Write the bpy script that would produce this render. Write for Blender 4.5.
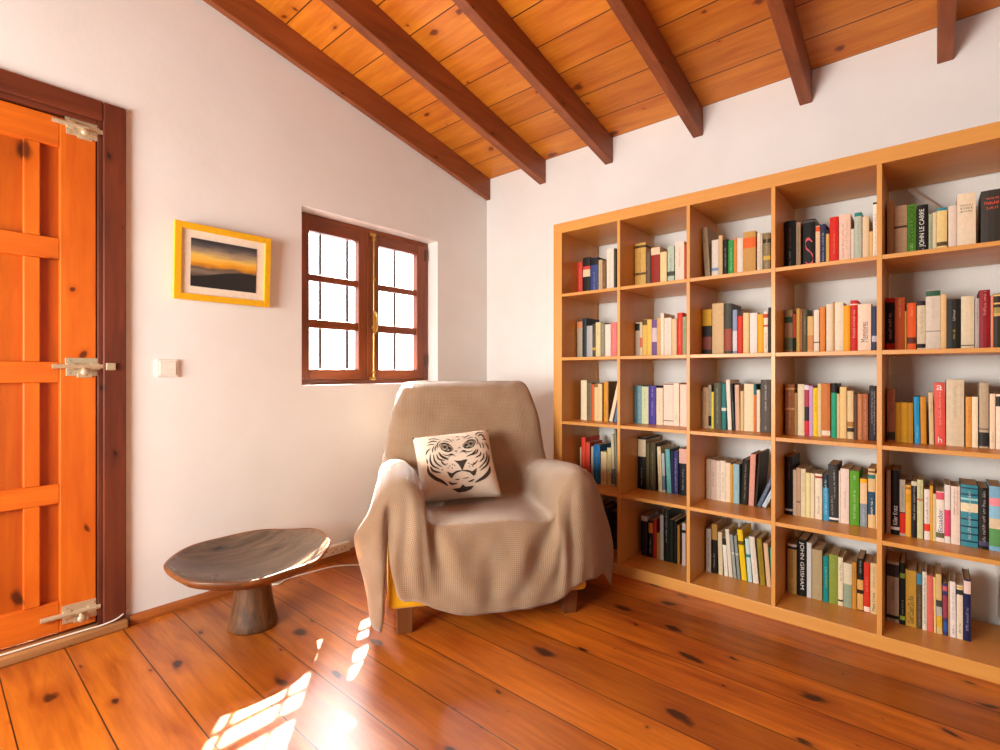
import bpy, bmesh, math, random
from mathutils import Vector, Matrix, noise
random.seed(7)
for o in list(bpy.data.objects):
    bpy.data.objects.remove(o)
SC = bpy.context.scene
COL = SC.collection
PI = math.pi

# ------------------------------------------------------------------ camera
cam_d = bpy.data.cameras.new('camera')
cam_d.sensor_width = 36.0
cam_d.lens = 36.0 * 500.45 / 1000.0
cam_d.shift_x = 0.0036
cam_d.shift_y = -0.0028
cam_d.clip_start = 0.05
cam = bpy.data.objects.new('camera', cam_d)
cam.location = (-2.737, -2.4718, 1.0255)
cam.rotation_euler = (PI / 2, 0, -math.radians(90 - 40.9944))
COL.objects.link(cam)
SC.camera = cam

# ------------------------------------------------------------------ world, sun, daylight from the glazed door behind
world = bpy.data.worlds.new('daylight')
SC.world = world
world.use_nodes = True
wt = world.node_tree
bgn = wt.nodes['Background']
# hazy sky, much brighter on the sun's side of the house than on the shaded side
wtc = wt.nodes.new('ShaderNodeTexCoord')
wdot = wt.nodes.new('ShaderNodeVectorMath')
wdot.operation = 'DOT_PRODUCT'
wdot.inputs[1].default_value = (0.41, 0.86, 0.30)
wt.links.new(wtc.outputs['Generated'], wdot.inputs[0])
wmr = wt.nodes.new('ShaderNodeMapRange')
wmr.interpolation_type = 'SMOOTHSTEP'
wmr.inputs[1].default_value = -0.1
wmr.inputs[2].default_value = 0.5
wmr.inputs[3].default_value = 0.2
wmr.inputs[4].default_value = 5.0
wt.links.new(wdot.outputs['Value'], wmr.inputs[0])
bgn.inputs[0].default_value = (0.97, 0.99, 1.0, 1)
# glow of thin haze round the sun
wsun = wt.nodes.new('ShaderNodeVectorMath')
wsun.operation = 'DOT_PRODUCT'
wsun.inputs[1].default_value = Vector((0.61, 0.735, 1.0)).normalized()
wt.links.new(wtc.outputs['Generated'], wsun.inputs[0])
wmx = wt.nodes.new('ShaderNodeMath'); wmx.operation = 'MAXIMUM'; wmx.inputs[1].default_value = 0.0
wpw = wt.nodes.new('ShaderNodeMath'); wpw.operation = 'POWER'; wpw.inputs[1].default_value = 13.0
wma = wt.nodes.new('ShaderNodeMath'); wma.operation = 'MULTIPLY_ADD'; wma.inputs[1].default_value = 130.0
wt.links.new(wsun.outputs['Value'], wmx.inputs[0])
wt.links.new(wmx.outputs[0], wpw.inputs[0])
wt.links.new(wpw.outputs[0], wma.inputs[0])
wt.links.new(wmr.outputs[0], wma.inputs[2])
wt.links.new(wma.outputs[0], bgn.inputs[1])

sun_d = bpy.data.lights.new('sun', 'SUN')
sun_d.energy = 64.0
sun_d.angle = math.radians(0.55)
sun_d.color = (1.0, 0.95, 0.86)
sun = bpy.data.objects.new('sun', sun_d)
sun.rotation_euler = Vector((-0.61, -0.735, -1.0)).to_track_quat('-Z', 'Y').to_euler()
COL.objects.link(sun)
win_d = bpy.data.lights.new('door_daylight', 'AREA')
win_d.shape = 'RECTANGLE'
win_d.size = 0.9
win_d.size_y = 1.4
win_d.energy = 122.0
win_d.color = (1.0, 0.955, 0.88)
win = bpy.data.objects.new('door_daylight', win_d)
win.location = (-4.2, -0.95, 1.15)
win.rotation_euler = Vector((1, -0.1, 0)).to_track_quat('-Z', 'Z').to_euler()
COL.objects.link(win)
SC.view_settings.view_transform = 'Standard'
SC.view_settings.look = 'None'
SC.view_settings.gamma = 1.0
SC.view_settings.use_curve_mapping = False
SC.view_settings.exposure = 0.12

# ------------------------------------------------------------------ materials
def lin(hexs):
    r = []
    for i in (0, 2, 4):
        c = int(hexs[i:i + 2], 16) / 255.0
        r.append(c / 12.92 if c <= 0.04045 else ((c + 0.055) / 1.055) ** 2.4)
    return (r[0], r[1], r[2], 1.0)

class NT:
    def __init__(s, name):
        s.m = bpy.data.materials.new(name)
        s.m.use_nodes = True
        s.t = s.m.node_tree
        s.b = s.t.nodes['Principled BSDF']
        s.out = s.t.nodes['Material Output']
    def n(s, typ, **kw):
        nd = s.t.nodes.new(typ)
        for k, v in kw.items():
            setattr(nd, k, v)
        return nd
    def l(s, a, b):
        s.t.links.new(a, b)
    def val(s, sock, v):
        if hasattr(v, 'is_output'):
            s.l(v, sock)
        else:
            sock.default_value = v
    def math(s, op, a, b=None, c=None, clamp=False):
        nd = s.n('ShaderNodeMath', operation=op, use_clamp=clamp)
        s.val(nd.inputs[0], a)
        if b is not None: s.val(nd.inputs[1], b)
        if c is not None: s.val(nd.inputs[2], c)
        return nd.outputs[0]
    def mix(s, f, a, b, mode='MIX'):
        nd = s.n('ShaderNodeMix', data_type='RGBA', blend_type=mode)
        s.val(nd.inputs[0], f); s.val(nd.inputs[6], a); s.val(nd.inputs[7], b)
        return nd.outputs[2]
    def maprange(s, v, a, b, c=0.0, d=1.0):
        nd = s.n('ShaderNodeMapRange')
        s.val(nd.inputs[0], v)
        for i, q in enumerate((a, b, c, d)):
            nd.inputs[i + 1].default_value = q
        return nd.outputs[0]
    def comb(s, x, y, z):
        nd = s.n('ShaderNodeCombineXYZ')
        for i, q in enumerate((x, y, z)):
            s.val(nd.inputs[i], q)
        return nd.outputs[0]
    def noise(s, vec, scale, detail=3, rough=0.55, dist=0.0):
        nd = s.n('ShaderNodeTexNoise')
        s.l(vec, nd.inputs['Vector'])
        nd.inputs['Scale'].default_value = scale
        nd.inputs['Detail'].default_value = detail
        nd.inputs['Roughness'].default_value = rough
        nd.inputs['Distortion'].default_value = dist
        return nd.outputs[0]
    def bump(s, h, strength, dist=0.002, chain=None):
        nd = s.n('ShaderNodeBump')
        nd.inputs['Strength'].default_value = strength
        nd.inputs['Distance'].default_value = dist
        s.l(h, nd.inputs['Height'])
        if chain is not None:
            s.l(chain, nd.inputs['Normal'])
        s.l(nd.outputs[0], s.b.inputs['Normal'])
        return nd.outputs[0]
    def coords(s):
        tc = s.n('ShaderNodeTexCoord')
        sp = s.n('ShaderNodeSeparateXYZ')
        s.l(tc.outputs['Object'], sp.inputs[0])
        return tc, sp.outputs

MATS = {}
def paint(hexs, rough=0.55, metal=0.0, spec=0.5):
    k = ('p', hexs, rough, metal, spec)
    if k not in MATS:
        t = NT('paint_' + hexs)
        t.b.inputs['Roughness'].default_value = rough
        t.b.inputs['Metallic'].default_value = metal
        t.b.inputs['Specular IOR Level'].default_value = spec
        tc, c = t.coords()
        nz = t.noise(tc.outputs['Object'], 60, 2)
        f = t.maprange(nz, 0.3, 0.7, 0.94, 1.05)
        col = t.mix(1.0, lin(hexs), f, 'MULTIPLY')
        t.l(col, t.b.inputs['Base Color'])
        MATS[k] = t.m
    return MATS[k]

def wood(name, light, dark, grain='X', scale=1.0, board=None, knots=0.0, knotc='2a1206', rough=0.4, coat=0.0, seam='1a0a04', var=0.25, bumps=0.15, kscale=(3.2, 1.6), seamw=0.012, kax=None):
    t = NT(name)
    tc, c = t.coords()
    ax = {'X': 0, 'Y': 1, 'Z': 2}[grain]
    o1, o2 = [i for i in range(3) if i != ax]
    rnd = None
    along = t.math('MULTIPLY', c[ax], 1.0)
    if board:
        bax, pitch, off = board
        q = t.math('DIVIDE', t.math('SUBTRACT', c['XYZ'.index(bax)], off), pitch)
        cell = t.math('FLOOR', q)
        fr = t.math('FRACT', q)
        wn = t.n('ShaderNodeTexWhiteNoise', noise_dimensions='1D')
        t.l(cell, wn.inputs['W'])
        rnd = wn.outputs['Value']
        along = t.math('ADD', c[ax], t.math('MULTIPLY', rnd, 37.0))
    g = t.math('MULTIPLY', along, 0.09)
    v = t.comb(c[o1], g, c[o2])
    if rnd is not None:
        v = t.comb(t.math('ADD', c[o1], t.math('MULTIPLY', rnd, 11.0)), g, c[o2])
    n1 = t.noise(v, 26 * scale, 4, 0.6, 0.6)
    n2 = t.noise(v, 90 * scale, 3, 0.6)
    n3 = t.noise(t.comb(c[o1], t.math('MULTIPLY', along, 0.4), c[o2]), 4.5 * scale, 2)
    f = t.math('ADD', t.math('MULTIPLY', n1, 0.55), t.math('MULTIPLY', n2, 0.2))
    f = t.math('ADD', f, t.math('MULTIPLY', n3, 0.45))
    f = t.maprange(f, 0.42, 0.80)
    col = t.mix(f, lin(light), lin(dark))
    if rnd is not None:
        m = t.maprange(rnd, 0.0, 1.0, 1.0 - var, 1.0 + var * 0.6)
        col = t.mix(1.0, col, m, 'MULTIPLY')
    if knots > 0:
        ko = 'XYZ'.index(kax) if kax else o1
        vz = t.comb(t.math('MULTIPLY', c[ko], kscale[0] * 2), t.math('MULTIPLY', along, kscale[1] * 2), 0.0)
        vr = t.n('ShaderNodeTexVoronoi', feature='F1', voronoi_dimensions='2D')
        vr.inputs['Scale'].default_value = 1.0
        nzv = t.noise(vz, 3.0, 2)
        add = t.n('ShaderNodeVectorMath', operation='ADD')
        t.l(vz, add.inputs[0])
        t.l(t.comb(t.math('MULTIPLY', nzv, 0.25), t.math('MULTIPLY', nzv, 0.3), 0.0), add.inputs[1])
        t.l(add.outputs[0], vr.inputs['Vector'])
        sz = t.n('ShaderNodeSeparateColor')
        t.l(vr.outputs['Color'], sz.inputs[0])
        r = t.math('MULTIPLY', t.math('POWER', sz.outputs[0], 1.6), 0.14 * knots)
        k = t.math('SUBTRACT', 1.0, t.math('DIVIDE', vr.outputs['Distance'], t.math('ADD', r, 0.012)))
        k2 = t.maprange(k, 0.0, 0.5)
        halo = t.maprange(t.math('DIVIDE', vr.outputs['Distance'], t.math('ADD', r, 0.012)), 1.0, 2.6, 0.45, 0.0)
        col = t.mix(halo, col, lin(dark))
        col = t.mix(t.math('MULTIPLY', k2, 0.92), col, lin(knotc))
    h = n1
    if board:
        d = t.math('MULTIPLY', t.math('MINIMUM', fr, t.math('SUBTRACT', 1.0, fr)), pitch)
        sm = t.maprange(d, seamw * 0.1, seamw * 0.22, 1.0, 0.0)
        col = t.mix(sm, col, lin(seam))
        h = t.math('SUBTRACT', t.math('MULTIPLY', n1, 0.25), t.math('MULTIPLY', sm, 1.5))
    t.l(col, t.b.inputs['Base Color'])
    t.b.inputs['Roughness'].default_value = rough
    rr = t.maprange(n3, 0.3, 0.7, max(rough - 0.07, 0.05), rough + 0.09)
    t.l(rr, t.b.inputs['Roughness'])
    t.b.inputs['Coat Weight'].default_value = coat
    t.b.inputs['Coat Roughness'].default_value = 0.3
    t.bump(h, bumps, 0.002)
    return t.m

def plaster(name, hexs):
    t = NT(name)
    tc, c = t.coords()
    n1 = t.noise(tc.outputs['Object'], 2.2, 3)
    n2 = t.noise(tc.outputs['Object'], 18, 4)
    col = t.mix(t.maprange(n1, 0.35, 0.7, 0.0, 0.5), lin(hexs), lin('e4e2de'))
    t.l(col, t.b.inputs['Base Color'])
    t.b.inputs['Roughness'].default_value = 0.85
    t.b.inputs['Specular IOR Level'].default_value = 0.2
    t.bump(n2, 0.25, 0.004)
    return t.m

def cloth(name, hexs, hex2, weave=None, trans=0.0, uvscale=1.0):
    t = NT(name)
    tc, c = t.coords()
    uv = t.n('ShaderNodeUVMap')
    sp = t.n('ShaderNodeSeparateXYZ')
    t.l(uv.outputs[0], sp.inputs[0])
    n1 = t.noise(tc.outputs['Object'], 9, 3)
    col = t.mix(t.maprange(n1, 0.3, 0.7), lin(hexs), lin(hex2))
    t.b.inputs['Roughness'].default_value = 0.55 if weave else 0.9
    t.b.inputs['Specular IOR Level'].default_value = 0.6 if weave else 0.15
    t.b.inputs['Sheen Weight'].default_value = 0.9 if weave else 0.25
    t.b.inputs['Sheen Roughness'].default_value = 0.35
    if weave:
        a = t.math('SINE', t.math('MULTIPLY', sp.outputs[0], weave * 2 * PI))
        b = t.math('SINE', t.math('MULTIPLY', sp.outputs[1], weave * 2 * PI))
        w = t.math('MAXIMUM', a, b)
        w01 = t.maprange(w, -0.2, 1.0)
        col = t.mix(t.math('MULTIPLY', t.math('SUBTRACT', 1.0, w01), 0.45), col, lin('86705c'))
        t.bump(w, 0.6, 0.0025)
    else:
        n2 = t.noise(tc.outputs['Object'], 350, 2)
        t.bump(n2, 0.25, 0.0015)
    t.l(col, t.b.inputs['Base Color'])
    if trans > 0:
        tr = t.n('ShaderNodeBsdfTranslucent')
        t.l(t.mix(0.6, col, lin('dc8e3a')), tr.inputs['Color'])
        mx = t.n('ShaderNodeMixShader')
        mx.inputs[0].default_value = trans
        t.l(t.b.outputs[0], mx.inputs[1])
        t.l(tr.outputs[0], mx.inputs[2])
        t.l(mx.outputs[0], t.out.inputs['Surface'])
    return t.m

def glass_mat():
    t = NT('window_glass')
    tr = t.n('ShaderNodeBsdfTransparent')
    gl = t.n('ShaderNodeBsdfGlossy')
    gl.inputs['Roughness'].default_value = 0.02
    lw = t.n('ShaderNodeLayerWeight')
    lw.inputs[0].default_value = 0.5
    fac = t.math('ADD', t.math('MULTIPLY', t.math('POWER', lw.outputs['Facing'], 5.0), 0.6), 0.03)
    mx = t.n('ShaderNodeMixShader')
    t.l(fac, mx.inputs[0])
    t.l(tr.outputs[0], mx.inputs[1])
    t.l(gl.outputs[0], mx.inputs[2])
    t.l(mx.outputs[0], t.out.inputs['Surface'])
    return t.m

M_WALL = plaster('white_plaster', 'eff0ef')
M_FLOOR = wood('pine_floor', 'd67c22', '8a380a', 'Y', 1.0, ('X', 0.178, -1.495), 1.15, '2a1006', 0.36, 0.22, var=0.28, bumps=0.12, kscale=(2.9, 1.5), seamw=0.011)
M_CEIL = wood('pine_ceiling', 'f09a2e', 'c2600e', 'Y', 0.8, ('X', 0.192, 0.0), 0.8, '6a2c0c', 0.45, 0.05, var=0.22, bumps=0.2, kscale=(2.4, 1.6), seamw=0.016)
M_BEAM = wood('dark_beam', 'a45a30', '6e3818', 'X', 0.7, None, 0.6, '2a1008', 0.5, 0.0, bumps=0.3, kax='Z')
M_DOOR = wood('door_pine', 'de741e', 'bc500c', 'Z', 0.7, None, 0.7, '5a2408', 0.35, 0.15, bumps=0.1, kscale=(2.0, 1.1))
M_DOORH = wood('door_pine_rail', 'de741e', 'bc500c', 'X', 0.7, None, 0.7, '5a2408', 0.35, 0.15, bumps=0.1, kscale=(2.0, 1.1), kax='Z')
M_PANEL = wood('door_panel_pine', 'c4600f', '964008', 'Z', 0.7, None, 0.9, '3a1404', 0.4, 0.1, bumps=0.1, kscale=(2.0, 1.1))
M_FRAME = wood('frame_brown', '7a3a22', '4a1e10', 'Z', 0.8, None, 0.4, '2a1008', 0.45, 0.1, bumps=0.3)
M_FRAMEH = wood('frame_brown_head', '7a3a22', '4a1e10', 'X', 0.8, None, 0.4, '2a1008', 0.45, 0.1, bumps=0.3, kax='Z')
M_SILL = wood('worn_sill', 'b98550', '7a4a22', 'X', 1.0, None, 0.5, '3a1c0c', 0.6, 0.0, bumps=0.4, kax='Z')
M_SKIRT = wood('skirting', 'b4652a', '84421a', 'X', 1.0, None, 0.0, '3a1c0c', 0.45, 0.1, bumps=0.2)
M_WIN = wood('window_wood', '9a4a1e', '5a2a12', 'Z', 1.0, None, 0.0, '2a1008', 0.4, 0.1, bumps=0.2)
M_WINH = wood('window_wood_rail', '9a4a1e', '5a2a12', 'X', 1.0, None, 0.0, '2a1008', 0.4, 0.1, bumps=0.2)
M_CASEV = wood('veneer_upright', 'dfa250', 'ce8c3c', 'Z', 0.6, None, 0.0, '8a5020', 0.38, 0.08, bumps=0.04)
M_CASEH = wood('veneer_shelf', 'dfa250', 'ce8c3c', 'Y', 0.6, None, 0.0, '8a5020', 0.38, 0.08, bumps=0.04)
M_BOWL = wood('bowl_old_wood', '7c6450', '2c2018', 'X', 1.0, None, 0.6, '140c08', 0.3, 0.1, bumps=0.9)
M_PED = wood('pedestal_old_wood', '8c5a30', '221812', 'Z', 1.3, None, 0.8, '140c08', 0.5, 0.0, bumps=0.6)
M_RIM = wood('bowl_rim_wood', '8a5226', '4a2a14', 'X', 1.0, None, 0.5, '1c100a', 0.4, 0.1, bumps=0.5)
M_LEG = wood('chair_leg_wood', '84502a', '603416', 'Z', 1.0, None, 0.0, '2a1008', 0.4, 0.1)
M_BLANKET = cloth('waffle_blanket', 'dcc2a0', 'ceae88', 135.0, 0.34)
M_YELLOW = cloth('yellow_cover', 'e8b020', 'dca018', None, 0.0)
M_LINEN = cloth('natural_linen', 'e6d8c6', 'dccdb8', None, 0.0)
M_PRINT = paint('3a3228', 0.85)
M_GLASS = glass_mat()
M_STEEL = paint('cfbf9f', 0.35, 0.45)
M_BRASS = paint('c8a050', 0.3, 0.9)
M_IRON = paint('3a3a38', 0.5, 0.3)
M_WHITE = paint('eee8de', 0.4)
M_CABLE = paint('e8e2d8', 0.45)
M_PAPER = paint('cdb48a', 0.85)
M_DARK = paint('201a18', 0.6)

# ------------------------------------------------------------------ mesh helpers
def link(name, me, mats=(), parent=None, loc=(0, 0, 0), rot=(0, 0, 0), smooth=False):
    if isinstance(me, bmesh.types.BMesh):
        bm = me
        me = bpy.data.meshes.new(name)
        bmesh.ops.recalc_face_normals(bm, faces=bm.faces)
        bm.to_mesh(me)
        bm.free()
    o = bpy.data.objects.new(name, me)
    COL.objects.link(o)
    for m in (mats if isinstance(mats, (list, tuple)) else [mats]):
        me.materials.append(m)
    o.location = loc
    o.rotation_euler = rot
    if parent is not None:
        o.parent = parent
    if smooth:
        for p in me.polygons:
            p.use_smooth = True
    return o

def empty(name, loc=(0, 0, 0), rot=(0, 0, 0), parent=None):
    o = bpy.data.objects.new(name, None)
    o.empty_display_size = 0.1
    o.location = loc
    o.rotation_euler = rot
    COL.objects.link(o)
    if parent is not None:
        o.parent = parent
    return o

def tag(o, label=None, cat=None, group=None, kind=None):
    if label: o['label'] = label
    if cat: o['category'] = cat
    if group: o['group'] = group
    if kind: o['kind'] = kind
    return o

def box(bm, x0, x1, y0, y1, z0, z1, bev=0.0, seg=2, mi=0, M=None):
    v = [bm.verts.new(p) for p in ((x0, y0, z0), (x1, y0, z0), (x1, y1, z0), (x0, y1, z0), (x0, y0, z1), (x1, y0, z1), (x1, y1, z1), (x0, y1, z1))]
    fs = [bm.faces.new([v[i] for i in q]) for q in ((0, 3, 2, 1), (4, 5, 6, 7), (0, 1, 5, 4), (1, 2, 6, 5), (2, 3, 7, 6), (3, 0, 4, 7))]
    for f in fs: f.material_index = mi
    if M is not None:
        for q in v: q.co = M @ q.co
    if bev > 0:
        es = list({e for f in fs for e in f.edges})
        bmesh.ops.bevel(bm, geom=es, offset=bev, segments=seg, profile=0.5, affect='EDGES')
    return fs

def boxobj(name, dims, mats, parent=None, bev=0.0, seg=2, loc=(0, 0, 0)):
    bm = bmesh.new()
    box(bm, *dims, bev=bev, seg=seg)
    return link(name, bm, mats, parent, loc)

def prism(bm, poly, z0, z1, mi=0, axis='Z'):
    def P(a, b, c):
        return {'Z': (a, b, c), 'Y': (a, c, b), 'X': (c, a, b)}[axis]
    lo = [bm.verts.new(P(a, b, z0)) for a, b in poly]
    hi = [bm.verts.new(P(a, b, z1)) for a, b in poly]
    n = len(poly)
    fs = [bm.faces.new(lo[::-1]), bm.faces.new(hi)]
    for i in range(n):
        fs.append(bm.faces.new((lo[i], lo[(i + 1) % n], hi[(i + 1) % n], hi[i])))
    for f in fs: f.material_index = mi

def tube(bm, pts, r, n=8, closed=False, rs=None):
    pts = [Vector(p) for p in pts]
    rings = []
    up = Vector((0, 0, 1))
    for i, p in enumerate(pts):
        a = pts[max(i - 1, 0)]; b = pts[min(i + 1, len(pts) - 1)]
        d = (b - a).normalized()
        u = up if abs(d.z) < 0.95 else Vector((1, 0, 0))
        s = d.cross(u).normalized(); t = s.cross(d)
        rr = rs[i] if rs else r
        rings.append([bm.verts.new(p + (s * math.cos(2 * PI * k / n) + t * math.sin(2 * PI * k / n)) * rr) for k in range(n)])
    for i in range(len(rings) - 1):
        for k in range(n):
            bm.faces.new((rings[i][k], rings[i][(k + 1) % n], rings[i + 1][(k + 1) % n], rings[i + 1][k]))
    bm.faces.new(rings[0][::-1]); bm.faces.new(rings[-1])

def cyl(bm, p0, p1, r, n=12):
    tube(bm, [p0, p1], r, n)

def catmull(pts, k):
    pts = [Vector(p) for p in pts]
    out = []
    for i in range(len(pts) - 1):
        p0 = pts[i - 1] if i else pts[0] * 2 - pts[1]
        p1, p2 = pts[i], pts[i + 1]
        p3 = pts[i + 2] if i + 2 < len(pts) else p2 * 2 - p1
        for j in range(k):
            t = j / k
            out.append(0.5 * ((2 * p1) + (p2 - p0) * t + (2 * p0 - 5 * p1 + 4 * p2 - p3) * t * t + (3 * p1 - p0 - 3 * p2 + p3) * t ** 3))
    out.append(pts[-1])
    return out

FONT_CACHE = {}
def text_mesh(s):
    if s not in FONT_CACHE:
        cu = bpy.data.curves.new('lettering', 'FONT')
        cu.body = s
        cu.size = 1.0
        o = bpy.data.objects.new('lettering', cu)
        COL.objects.link(o)
        dg = bpy.context.evaluated_depsgraph_get()
        me = bpy.data.meshes.new_from_object(o.evaluated_get(dg))
        vs = [v.co.copy() for v in me.vertices]
        fs = [tuple(p.vertices) for p in me.polygons]
        bpy.data.objects.remove(o)
        bpy.data.curves.remove(cu)
        bpy.data.meshes.remove(me)
        x0 = min(v.x for v in vs); x1 = max(v.x for v in vs)
        y0 = min(v.y for v in vs); y1 = max(v.y for v in vs)
        FONT_CACHE[s] = ([((v.x - x0) / (x1 - x0), (v.y - y0) / (y1 - y0)) for v in vs], fs, (x1 - x0) / (y1 - y0))
    return FONT_CACHE[s]

# ------------------------------------------------------------------ room shell
LX, RY = -4.3, -4.6
SL = 0.214
floor = boxobj('floor', (LX, 0.16, RY, 0.16, -0.06, 0.0), M_FLOOR)
tag(floor, 'orange stained wide pine plank floor with dark knots', 'floor', kind='structure')

WX0, WX1, WZ0, WZ1 = -1.437, -0.487, 0.957, 1.894
bm = bmesh.new()
def wall_piece(x0, x1, z0, z1, top=False):
    if top:
        prism(bm, [(x0, z0), (x1, z0), (x1, 2.46 - SL * x1), (x0, 2.46 - SL * x0)], 0.0, 0.16, axis='Y')
    else:
        box(bm, x0, x1, 0.0, 0.16, z0, z1)
DX0, DX1, DZ1 = -3.14, -2.225, 2.05
wall_piece(LX, DX0, 0, 2.0, True)
wall_piece(DX0, DX1, DZ1, 3, True)
wall_piece(DX1, WX0, 0, 3, True)
wall_piece(WX0, WX1, 0, WZ0)
wall_piece(WX0, WX1, WZ1, 3, True)
wall_piece(WX1, 0.16, 0, 3, True)
wl = link('wall_left', bm, M_WALL)
tag(wl, 'white plastered wall with the door and the window', 'wall', kind='structure')
wr = boxobj('wall_right', (0.0, 0.16, RY, 0.0, 0.0, 2.46), M_WALL)
tag(wr, 'white plastered wall behind the bookcase', 'wall', kind='structure')

bm = bmesh.new()
prism(bm, [(LX, 2.44 - SL * LX), (0.3, 2.44 - SL * 0.3), (0.3, 2.50 - SL * 0.3), (LX, 2.50 - SL * LX)], RY, 0.25, axis='Y')
ce = link('ceiling', bm, M_CEIL)
tag(ce, 'sloping ceiling of varnished pine boards', 'ceiling', kind='structure')

beam_words = ['dark rafter running along the top of the left wall', 'second dark rafter from the left wall', 'third dark rafter, its end above the shelf dividers at left',
              'fourth dark rafter, ending above the middle of the bookcase', 'fifth dark rafter, ending above the right half of the bookcase', 'rightmost dark rafter near the right edge of the photo']
for i, ry in enumerate((-0.036, -0.531, -1.024, -1.553, -2.052, -2.541)):
    w = 0.036 if i == 0 else 0.052
    bm = bmesh.new()
    prism(bm, [(LX, 2.287 - SL * LX), (0.0, 2.287), (0.0, 2.439), (LX, 2.439 - SL * LX)], ry, ry + w, axis='Y')
    bmesh.ops.recalc_face_normals(bm, faces=bm.faces)
    o = link('ceiling_rafter', bm, M_BEAM)
    md = o.modifiers.new('bevel', 'BEVEL'); md.width = 0.004; md.segments = 2
    tag(o, beam_words[i], 'rafter', 'exposed rafters under the sloping ceiling')

# skirting along the left wall
bm = bmesh.new()
prof = [(0, 0), (-0.026, 0), (-0.026, 0.012), (-0.018, 0.026), (-0.006, 0.034), (0, 0.034)]
prism(bm, [(p[0] * -1 * -1, p[1]) for p in prof], DX1 + 0.045, -0.002, axis='X')
tag(link('baseboard_left', bm, M_SKIRT), 'low brown wooden moulding along the left wall', 'baseboard', kind='structure')
bm = bmesh.new()
prism(bm, [(0, 0), (-0.016, 0), (-0.016, 0.03), (0, 0.034)], RY, -0.03, axis='Y')
tag(link('baseboard_right', bm, M_SKIRT), 'low brown wooden moulding behind the bookcase', 'baseboard', kind='structure')

# ------------------------------------------------------------------ door
door = empty('door_1', ((DX0 + DX1) / 2, 0, 0))
tag(door, 'orange varnished plank door with lattice rails and three bolts', 'door', kind='structure')
def dpart(name, dims, m, bev=0.002, parent=None):
    x0, x1, y0, y1, z0, z1 = dims
    bx = door.location.x
    return boxobj(name, (x0 - bx, x1 - bx, y0, y1, z0, z1), m, parent or door, bev)
# casing standing proud of the wall, and the rebate strip inside it
dpart('casing', (-2.266, -2.192, -0.018, 0.06, 0.022, 2.088), M_FRAME, 0.004)
dpart('casing', (DX0 - 0.033, DX0 + 0.041, -0.018, 0.06, 0.022, 2.088), M_FRAME, 0.004)
dpart('casing_head', (DX0 + 0.042, -2.267, -0.018, 0.06, 2.012, 2.088), M_FRAMEH, 0.004)
dpart('rebate_strip', (-2.281, -2.2665, -0.004, 0.06, 0.03, 2.012), M_FRAME, 0.002)
dpart('rebate_strip', (DX0 + 0.042, -2.282, -0.004, 0.06, 1.995, 2.0115), M_FRAMEH, 0.002)
LF = 0.008
LR = -2.284
leaf_l = DX0 + 0.05
dpart('stile', (-2.393, LR, LF, 0.05, 0.045, 1.988), M_DOOR, 0.003)
dpart('stile', (leaf_l, leaf_l + 0.11, LF, 0.05, 0.045, 1.988), M_DOOR, 0.003)
for z0, z1 in ((1.875, 1.988), (1.45, 1.53), (0.987, 1.064), (0.531, 0.604), (0.045, 0.16)):
    dpart('rail', (leaf_l + 0.1102, -2.3932, LF + 0.002, 0.048, z0, z1), M_DOORH, 0.003)
panels_z = ((1.53, 1.875), (1.064, 1.45), (0.604, 0.987), (0.16, 0.531))
bars = [(-2.493, -2.447), (-2.69, -2.644), (-2.887, -2.841)]
for z0, z1 in panels_z:
    for b0, b1 in bars:
        dpart('glazing_bar', (b0, b1, LF + 0.004, 0.045, z0 + 0.0005, z1 - 0.0005), M_DOOR, 0.003)
dpart('recessed_panel', (leaf_l + 0.09, -2.385, 0.034, 0.049, 0.06, 1.98), M_PANEL, 0.0)
dpart('light_leak_stop', (-2.31, -2.2255, 0.0605, 0.12, 0.0, 2.049), M_FRAME, 0.001)  # strips added unseen behind the leaf to block sky light leaking round it
dpart('light_leak_stop', (DX0 + 0.0005, DX0 + 0.09, 0.0605, 0.12, 0.0, 2.049), M_FRAME, 0.001)
dpart('light_leak_stop', (DX0 + 0.0905, -2.3105, 0.0605, 0.12, 1.94, 2.049), M_FRAMEH, 0.001)
dpart('light_leak_stop', (DX0 + 0.0905, -2.3105, 0.0605, 0.12, 0.0, 0.07), M_FRAMEH, 0.001)
dpart('threshold', (DX0 - 0.03, -2.19, -0.045, 0.06, 0.0005, 0.032), M_SILL, 0.005)

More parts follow.
